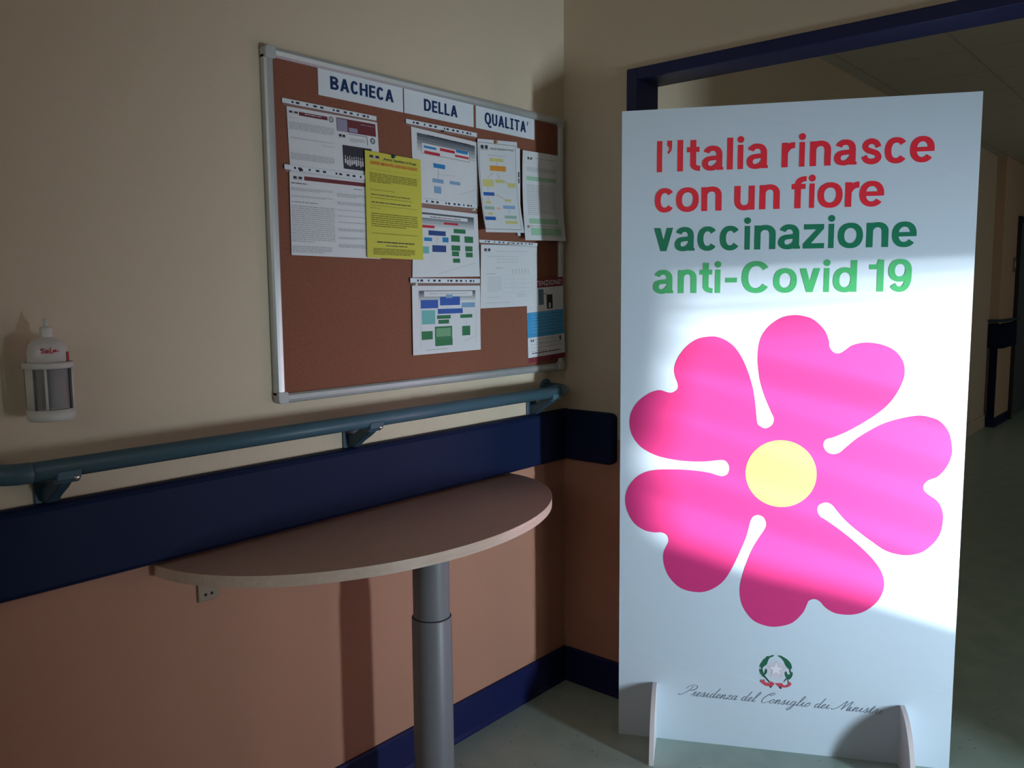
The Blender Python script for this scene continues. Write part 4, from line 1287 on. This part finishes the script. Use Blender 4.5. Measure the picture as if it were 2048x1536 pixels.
# ------------------------------------------------------------------ the campaign panel
PLX, PLY = -0.2148, -0.3838
ROT = math.atan2(-0.886, 0.464)
t = thing('display_panel', 'tall white campaign panel with a big pink flower standing in the doorway', 'display panel', (PLX, PLY, 0), ROT)
m = MB()
m.box(0, 0, 0, 1.002, 0.018, 2.0, white_board)
m.build('panel', t)
D0 = -0.0008
ROWS = (
    ('l:0.1064:0.1223 q:0.1351:0.1514 I:0.1676:0.1844 t:0.1955:0.2332 a:0.2408:0.3016 l:0.3130:0.3302 i:0.3440:0.3598 a:0.3696:0.4295 | r:0.4691:0.5065 i:0.5185:0.5337 n:0.5480:0.6060 a:0.6154:0.6756 s:0.6876:0.7456 c:0.7520:0.8138 e:0.8193:0.8839',
     1.8135, red_print, ("red word l'Italia", 'red word rinasce')),
    ('c:0.1015:0.1611 o:0.1652:0.2327 n:0.2402:0.2999 | u:0.3367:0.3953 n:0.4090:0.4669 | f:0.4993:0.5410 i:0.5496:0.5639 o:0.5729:0.6418 r:0.6488:0.6871 e:0.6881:0.7546',
     1.6935, red_print, ('red word con', 'red word un', 'red word fiore')),
    ('v:0.1001:0.1575 a:0.1626:0.2213 c:0.2305:0.2900 c:0.2966:0.3569 i:0.3688:0.3842 n:0.3970:0.4578 a:0.4656:0.5266 z:0.5357:0.5950 i:0.6064:0.6216 o:0.6325:0.7015 n:0.7109:0.7706 e:0.7803:0.8462',
     1.5755, dgreen_print, ('dark green word vaccinazione',)),
    ('a:0.0988:0.1590 n:0.1740:0.2299 t:0.2380:0.2766 i:0.2847:0.3004 -:0.3150:0.3490 C:0.3630:0.4462 o:0.4545:0.5218 v:0.5286:0.5869 i:0.5974:0.6127 d:0.6232:0.6890 | 1:0.7218:0.7623 9:0.7744:0.8375',
     1.4470, lgreen_print, ('light green word anti-Covid', 'light green number 19')))
for spec, base, mt, labs in ROWS:
    for word, lab in zip(spec.split(' | '), labs):
        m = MB()
        letters(m, word, base, 0.0705, 0.0925, 0.0176, 0.0150, D0, mt)
        m.build('lettering', t, fix=False)['label'] = lab

FLOWER = '417,1056 412,1100 402,1160 380,1226 354,1273 327,1299 295,1313 270,1314 236,1307 204,1285 178,1251 166,1217 169,1190 178,1166 176,1149 160,1139 146,1140 122,1146 92,1137 58,1112 37,1081 29,1046 35,1007 56,973 87,950 128,934 182,925 229,923 269,925 315,931 331,924 338,907 334,889 322,881 309,881 276,890 229,895 176,896 121,893 81,884 50,864 26,831 17,795 23,756 44,718 75,696 106,689 134,690 150,681 155,663 148,645 139,619 142,584 159,545 194,512 242,502 282,510 322,539 348,580 370,630 392,688 401,726 405,744 413,757 427,762 444,755 452,736 448,719 431,690 412,654 394,604 381,554 377,511 387,466 417,425 457,409 493,409 535,424 566,458 578,487 584,500 600,506 616,499 633,481 661,466 703,464 743,477 779,510 796,549 796,583 781,619 749,658 704,699 659,734 621,760 608,768 600,785 604,802 623,811 641,805 658,785 684,756 722,724 760,696 797,672 834,662 865,662 900,674 929,702 946,733 952,773 948,806 933,832 908,850 896,863 896,879 909,893 932,904 955,934 967,970 966,999 956,1038 931,1069 901,1081 872,1084 830,1076 783,1060 742,1037 706,1011 676,983 658,966 640,961 621,968 611,988 618,1005 638,1012 675,1030 717,1056 758,1086 793,1121 818,1164 830,1206 824,1244 799,1276 762,1293 720,1298 684,1290 664,1275 649,1266 633,1268 620,1284 617,1304 603,1336 572,1366 541,1377 513,1379 479,1371 445,1346 423,1313 415,1273 416,1227 423,1180 437,1134 457,1087 467,1064 461,1044 442,1034 423,1043'
pts = [tuple(float(c) / 1000 for c in p.split(',')) for p in FLOWER.split()]
sm = smooth_closed([(p[0], p[1], 0) for p in pts], 4)
m = MB()
m.face([(p.x, D0, p.y) for p in sm], pink_print)
m.build('flower_petals', t, fix=False)['label'] = 'magenta pink flower with five heart petals'
m = MB()
cu, cz, cr_ = 0.4905, 0.8950, 0.1038
m.face([(cu + cr_ * math.cos(2 * math.pi * k / 72), D0 - 0.0006, cz + cr_ * math.sin(2 * math.pi * k / 72)) for k in range(72)], yellow_print)
m.build('flower_centre', t, fix=False)['label'] = 'pale yellow disc'

# state emblem
EM = {'g': ['485.4,314.4 479.3,315.0 471.1,309.7 463.9,310.2 461.0,303.2 453.9,298.1 448.9,288.6 444.9,281.5 445.2,272.5 449.4,268.4 455.4,275.7 463.5,283.2 466.4,292.5 471.3,304.2 479.4,309.4', '442.7,266.6 444.5,255.5 449.9,245.9 456.3,239.8 460.4,241.3 456.1,248.8 451.8,255.1 448.5,263.8', '461.8,269.6 465.0,265.4 465.2,257.5 460.2,249.2 456.1,246.5 458.0,255.7', '496.7,314.3 503.9,316.1 514.2,311.5 525.6,304.7 535.1,294.4 538.4,285.8 539.6,279.2 536.6,274.5 529.5,274.9 524.2,280.0 518.9,288.4 515.6,298.2 509.3,305.4 500.9,311.4', '540.9,265.9 542.2,257.1 538.4,246.7 531.4,239.3 526.2,244.3 519.9,250.5 518.6,261.5 522.5,266.4 524.7,262.1 526.9,255.6 532.0,256.1 537.0,261.1'], 'd': ['447.3,269.3 450.4,270.7 455.0,250.9 463.5,240.5 473.1,229.0 471.1,225.4 461.5,235.8 451.9,248.4', '531.5,274.0 534.6,275.4 536.9,263.3 534.0,259.7', '523.1,244.0 526.2,243.2 518.3,232.3 514.3,229.7', '525.7,243.2 528.3,242.3 531.6,231.4 528.6,230.0', '455.4,234.0 457.5,233.1 458.6,227.6 455.5,228.4'], 'r': ['446.2,225.2 449.2,232.3 456.5,228.5 462.9,223.5 472.2,222.1 475.2,228.1 483.5,226.6 487.7,220.3 481.7,212.9 473.4,213.2 463.1,212.2 454.7,217.0', '490.7,224.0 500.0,224.9 510.2,225.9 517.6,218.8 526.8,222.0 530.6,230.2 535.7,231.8 539.0,224.3 532.0,216.9 519.8,212.3 508.5,213.4 499.2,215.8'], 't': ['472.4,212.6 477.2,206.3 482.3,211.9', '499.2,215.8 506.6,206.4 512.2,208.7 508.5,213.4']}
em_green = mat('emblem green', (24, 104, 76), 0.45)
em_dark = mat('emblem dark green', (30, 52, 50), 0.45)
em_red = mat('emblem red', (204, 72, 92), 0.45)
em_tail = mat('emblem dark ribbon', (72, 30, 44), 0.45)
em_pale = mat('emblem silver', (212, 214, 226), 0.45)
em_rose = mat('emblem rose', (196, 168, 184), 0.45)
em_white = mat('emblem white', (232, 234, 240), 0.45)


def poly_of(s):
    return [tuple(float(c) / 1000 for c in p.split(',')) for p in s.split()]


em = MB()
ec, ez = 0.4923, 0.2660
N = 144
ring = []
for k in range(N):
    a = 2 * math.pi * k / N
    r_ = 0.0318 if (k // 3) % 2 == 0 else 0.0290
    ring.append((ec + r_ * math.cos(a), D0, ez + r_ * math.sin(a)))
em.face(ring, em_pale)
em.build('emblem_gear', t, fix=False)
em = MB()


def star(rad, off, mt, cyo=0.0035):
    q = []
    for k in range(10):
        a = math.pi / 2 + math.pi * k / 5
        rr = rad if k % 2 == 0 else rad * 0.40
        q.append((ec + rr * math.cos(a), D0 - off, ez + cyo + rr * math.sin(a)))
    em.face(q, mt)


star(0.0285, 0.0003, em_rose)
star(0.0250, 0.0006, em_white)
em.build('emblem_star', t, fix=False)
em = MB()
for s in EM['d']:
    em.face([(p[0], D0 - 0.0004, p[1]) for p in poly_of(s)], em_dark)
for s in EM['g']:
    sm = smooth_closed([(p[0], p[1], 0) for p in poly_of(s)], 3)
    em.face([(p.x, D0 - 0.0008, p.y) for p in sm], em_green)
em.build('emblem_wreath', t, fix=False)['label'] = 'green wreath branches'
em = MB()
for s in EM['t']:
    em.face([(p[0], D0 - 0.0004, p[1]) for p in poly_of(s)], em_tail)
for s in EM['r']:
    sm = smooth_closed([(p[0], p[1], 0) for p in poly_of(s)], 3)
    em.face([(p.x, D0 - 0.0008, p.y) for p in sm], em_red)
em.build('emblem_ribbon', t, fix=False)['label'] = 'red ribbon'

# copperplate line under the emblem
oval = [(.75, .85), (.45, 1), (.12, .6), (.25, .05), (.6, .2), (.8, .85)]
GL = {
    'e': (.82, [[(0, .1), (.45, .5), (.6, .85), (.42, 1), (.15, .65), (.18, .2), (.42, 0), (.85, .25)]]),
    'r': (.95, [[(0, .1), (.35, .9), (.3, 1.08), (.62, .88), (.5, .3), (.7, 0), (.98, .25)]]),
    's': (.9, [[(0, .1), (.45, 1.1), (.55, .7), (.62, .25), (.4, 0), (.12, .15)], [(.4, 0), (.92, .25)]]),
    'i': (.8, [[(0, .1), (.35, 1), (.3, .3), (.48, 0), (.85, .25)], [(.5, 1.5), (.55, 1.58)]]),
    'n': (1.15, [[(0, .1), (.28, 1), (.22, 0)], [(.22, .3), (.55, .98), (.75, .88), (.7, .2), (.85, 0), (1.18, .25)]]),
    'd': (1.2, [oval, [(.98, 2.3), (.84, 1.2), (.8, .25), (.95, 0), (1.22, .25)]]),
    'z': (.95, [[(.05, .85), (.3, 1), (.72, .95), (.1, .05), (.5, .12), (.75, 0), (.98, .25)]]),
    'a': (1.15, [oval, [(.82, 1), (.76, .25), (.9, 0), (1.18, .25)]]),
    'l': (.75, [[(0, .1), (.5, 1.2), (.68, 2.1), (.5, 2.35), (.33, 1.6), (.25, .3), (.42, 0), (.78, .25)]]),
    'o': (1.0, [[(.5, 1), (.12, .6), (.22, .05), (.6, .15), (.75, .7), (.5, 1), (.65, .85), (1.02, .8)]]),
    'g': (1.15, [oval, [(.82, 1), (.7, -.6), (.3, -1.2), (.08, -.85), (.5, -.3), (1.18, .25)]]),
    't': (.8, [[(0, .1), (.45, 1.75), (.3, .3), (.48, 0), (.82, .25)], [(.12, 1.15), (.75, 1.2)]]),
    'C': (1.75, [[(1.5, 1.9), (1.75, 2.3), (1.4, 2.5), (.7, 1.9), (.3, .9), (.5, .1), (1.0, 0), (1.7, .5)], [(.9, 2.2), (1.2, 1.8), (1.5, 1.9)]]),
    'P': (1.6, [[(-.9, .3), (-.6, 0), (0, .3), (.7, 1.4), (.9, 2.3)], [(-.1, 1.6), (.1, 2.2), (.9, 2.6), (1.7, 2.3), (1.6, 1.6), (.9, 1.2), (.6, 1.3)]]),
    'M': (2.5, [[(-.9, .3), (-.6, .0), (.1, .6), (.9, 2.2), (.95, 1.2), (.9, .1)], [(.9, .1), (1.8, 2.2), (1.9, 1.2), (1.85, .2), (2.05, 0), (2.5, .3)]]),
    ' ': (.75, []),
}
sig = 'Presidenza del Consiglio dei Ministri'
total = sum(GL[c][0] for c in sig)
u0s, u1s, bs = 0.205, 0.806, 0.1555
kx = (u1s - u0s) / total
kz = 0.0142
m = MB()
cur = 0.0
for chn in sig:
    adv, strokes = GL[chn]
    if chn == 'M':
        cur += 0.5
    for st in strokes:
        ps = smooth_open([(p[0], p[1], 0) for p in st], 6)
        for i in range(len(ps) - 1):
            p, q = ps[i], ps[i + 1]
            A = Vector((u0s + (cur + p.x + 0.55 * p.y) * kx, 0, bs + p.y * kz))
            B = Vector((u0s + (cur + q.x + 0.55 * q.y) * kx, 0, bs + q.y * kz))
            d = B - A
            if d.length < 1e-6:
                continue
            th = 0.0019 if d.z < -0.3 * d.length else 0.0011
            nn = Vector((-d.z, 0, d.x)).normalized() * th / 2
            ext = d.normalized() * th * 0.15
            m.face([(w_.x, D0, w_.z) for w_ in (A - ext + nn, B + ext + nn, B + ext - nn, A - ext - nn)], grey_print)
    cur += adv - (0.5 if chn == 'M' else 0)
m.build('signature_lettering', t, fix=False)['label'] = 'grey copperplate line Presidenza del Consiglio dei Ministri'

for uu in (0.110, 0.8565):
    m = MB()
    FD, FH = 0.17, 0.190
    prof_f = [(0.0, 0.0)] + [(-FD * math.sin(math.pi / 2 * k / 20), FH * math.cos(math.pi / 2 * k / 20)) for k in range(21)][::-1]
    m.prism(prof_f, 'x', uu, uu + 0.0135, fin_mat)
    m.prism([(0.018 - y * 0.9, z) for y, z in prof_f], 'x', uu, uu + 0.0135, fin_mat)
    m.build('foot', t)['label'] = 'white curved support fin'

# ------------------------------------------------------------------ corridor fittings
t = thing('wall_guard', 'dark blue bumper block with ledge on the projecting corner far down the corridor', 'wall guard', (7.5, 0.0026, 0.835))
m = MB()
m.box(-0.055, -0.052, 0.0, 0.0, 0.080, 0.255, navy)
m.box(0.0, -0.052, 0.0, 0.70, 0.0, 0.255, navy)
m.build('cover', t, bevel=0.006)
m = MB()
m.box(-0.075, -0.075, 0.275, 0.0, 0.082, 0.300, teal_dark)
m.box(0.0, -0.075, 0.275, 0.72, -0.02, 0.300, teal_dark)
m.build('handrail_ledge', t, bevel=0.006)
m = MB()
m.box(-0.04, -0.03, 0.255, 0.0, -0.01, 0.275, screw_mat)
m.build('bracket', t)
t = MB()
t.box(7.458, -0.004, 0.10, 7.5, 0.066, 0.835, navy)
tag(t.build('corner_guard', None, (7.48, 0.03, 0.10), bevel=0.006), 'dark blue upright corner guard below the bumper block down the corridor', 'corner guard')
t = thing('light_switch', 'small pale light switch beside the far corridor door', 'switch', (8.13, 0.0026, 1.63))
m = MB()
m.box(-0.05, -0.012, 0, 0.05, 0, 0.16, pl_cream)
m.build('switch_plate', t, bevel=0.003)
m = MB()
m.box(-0.02, -0.018, 0.05, 0.02, -0.012, 0.11, pl_white)
m.build('rocker', t)
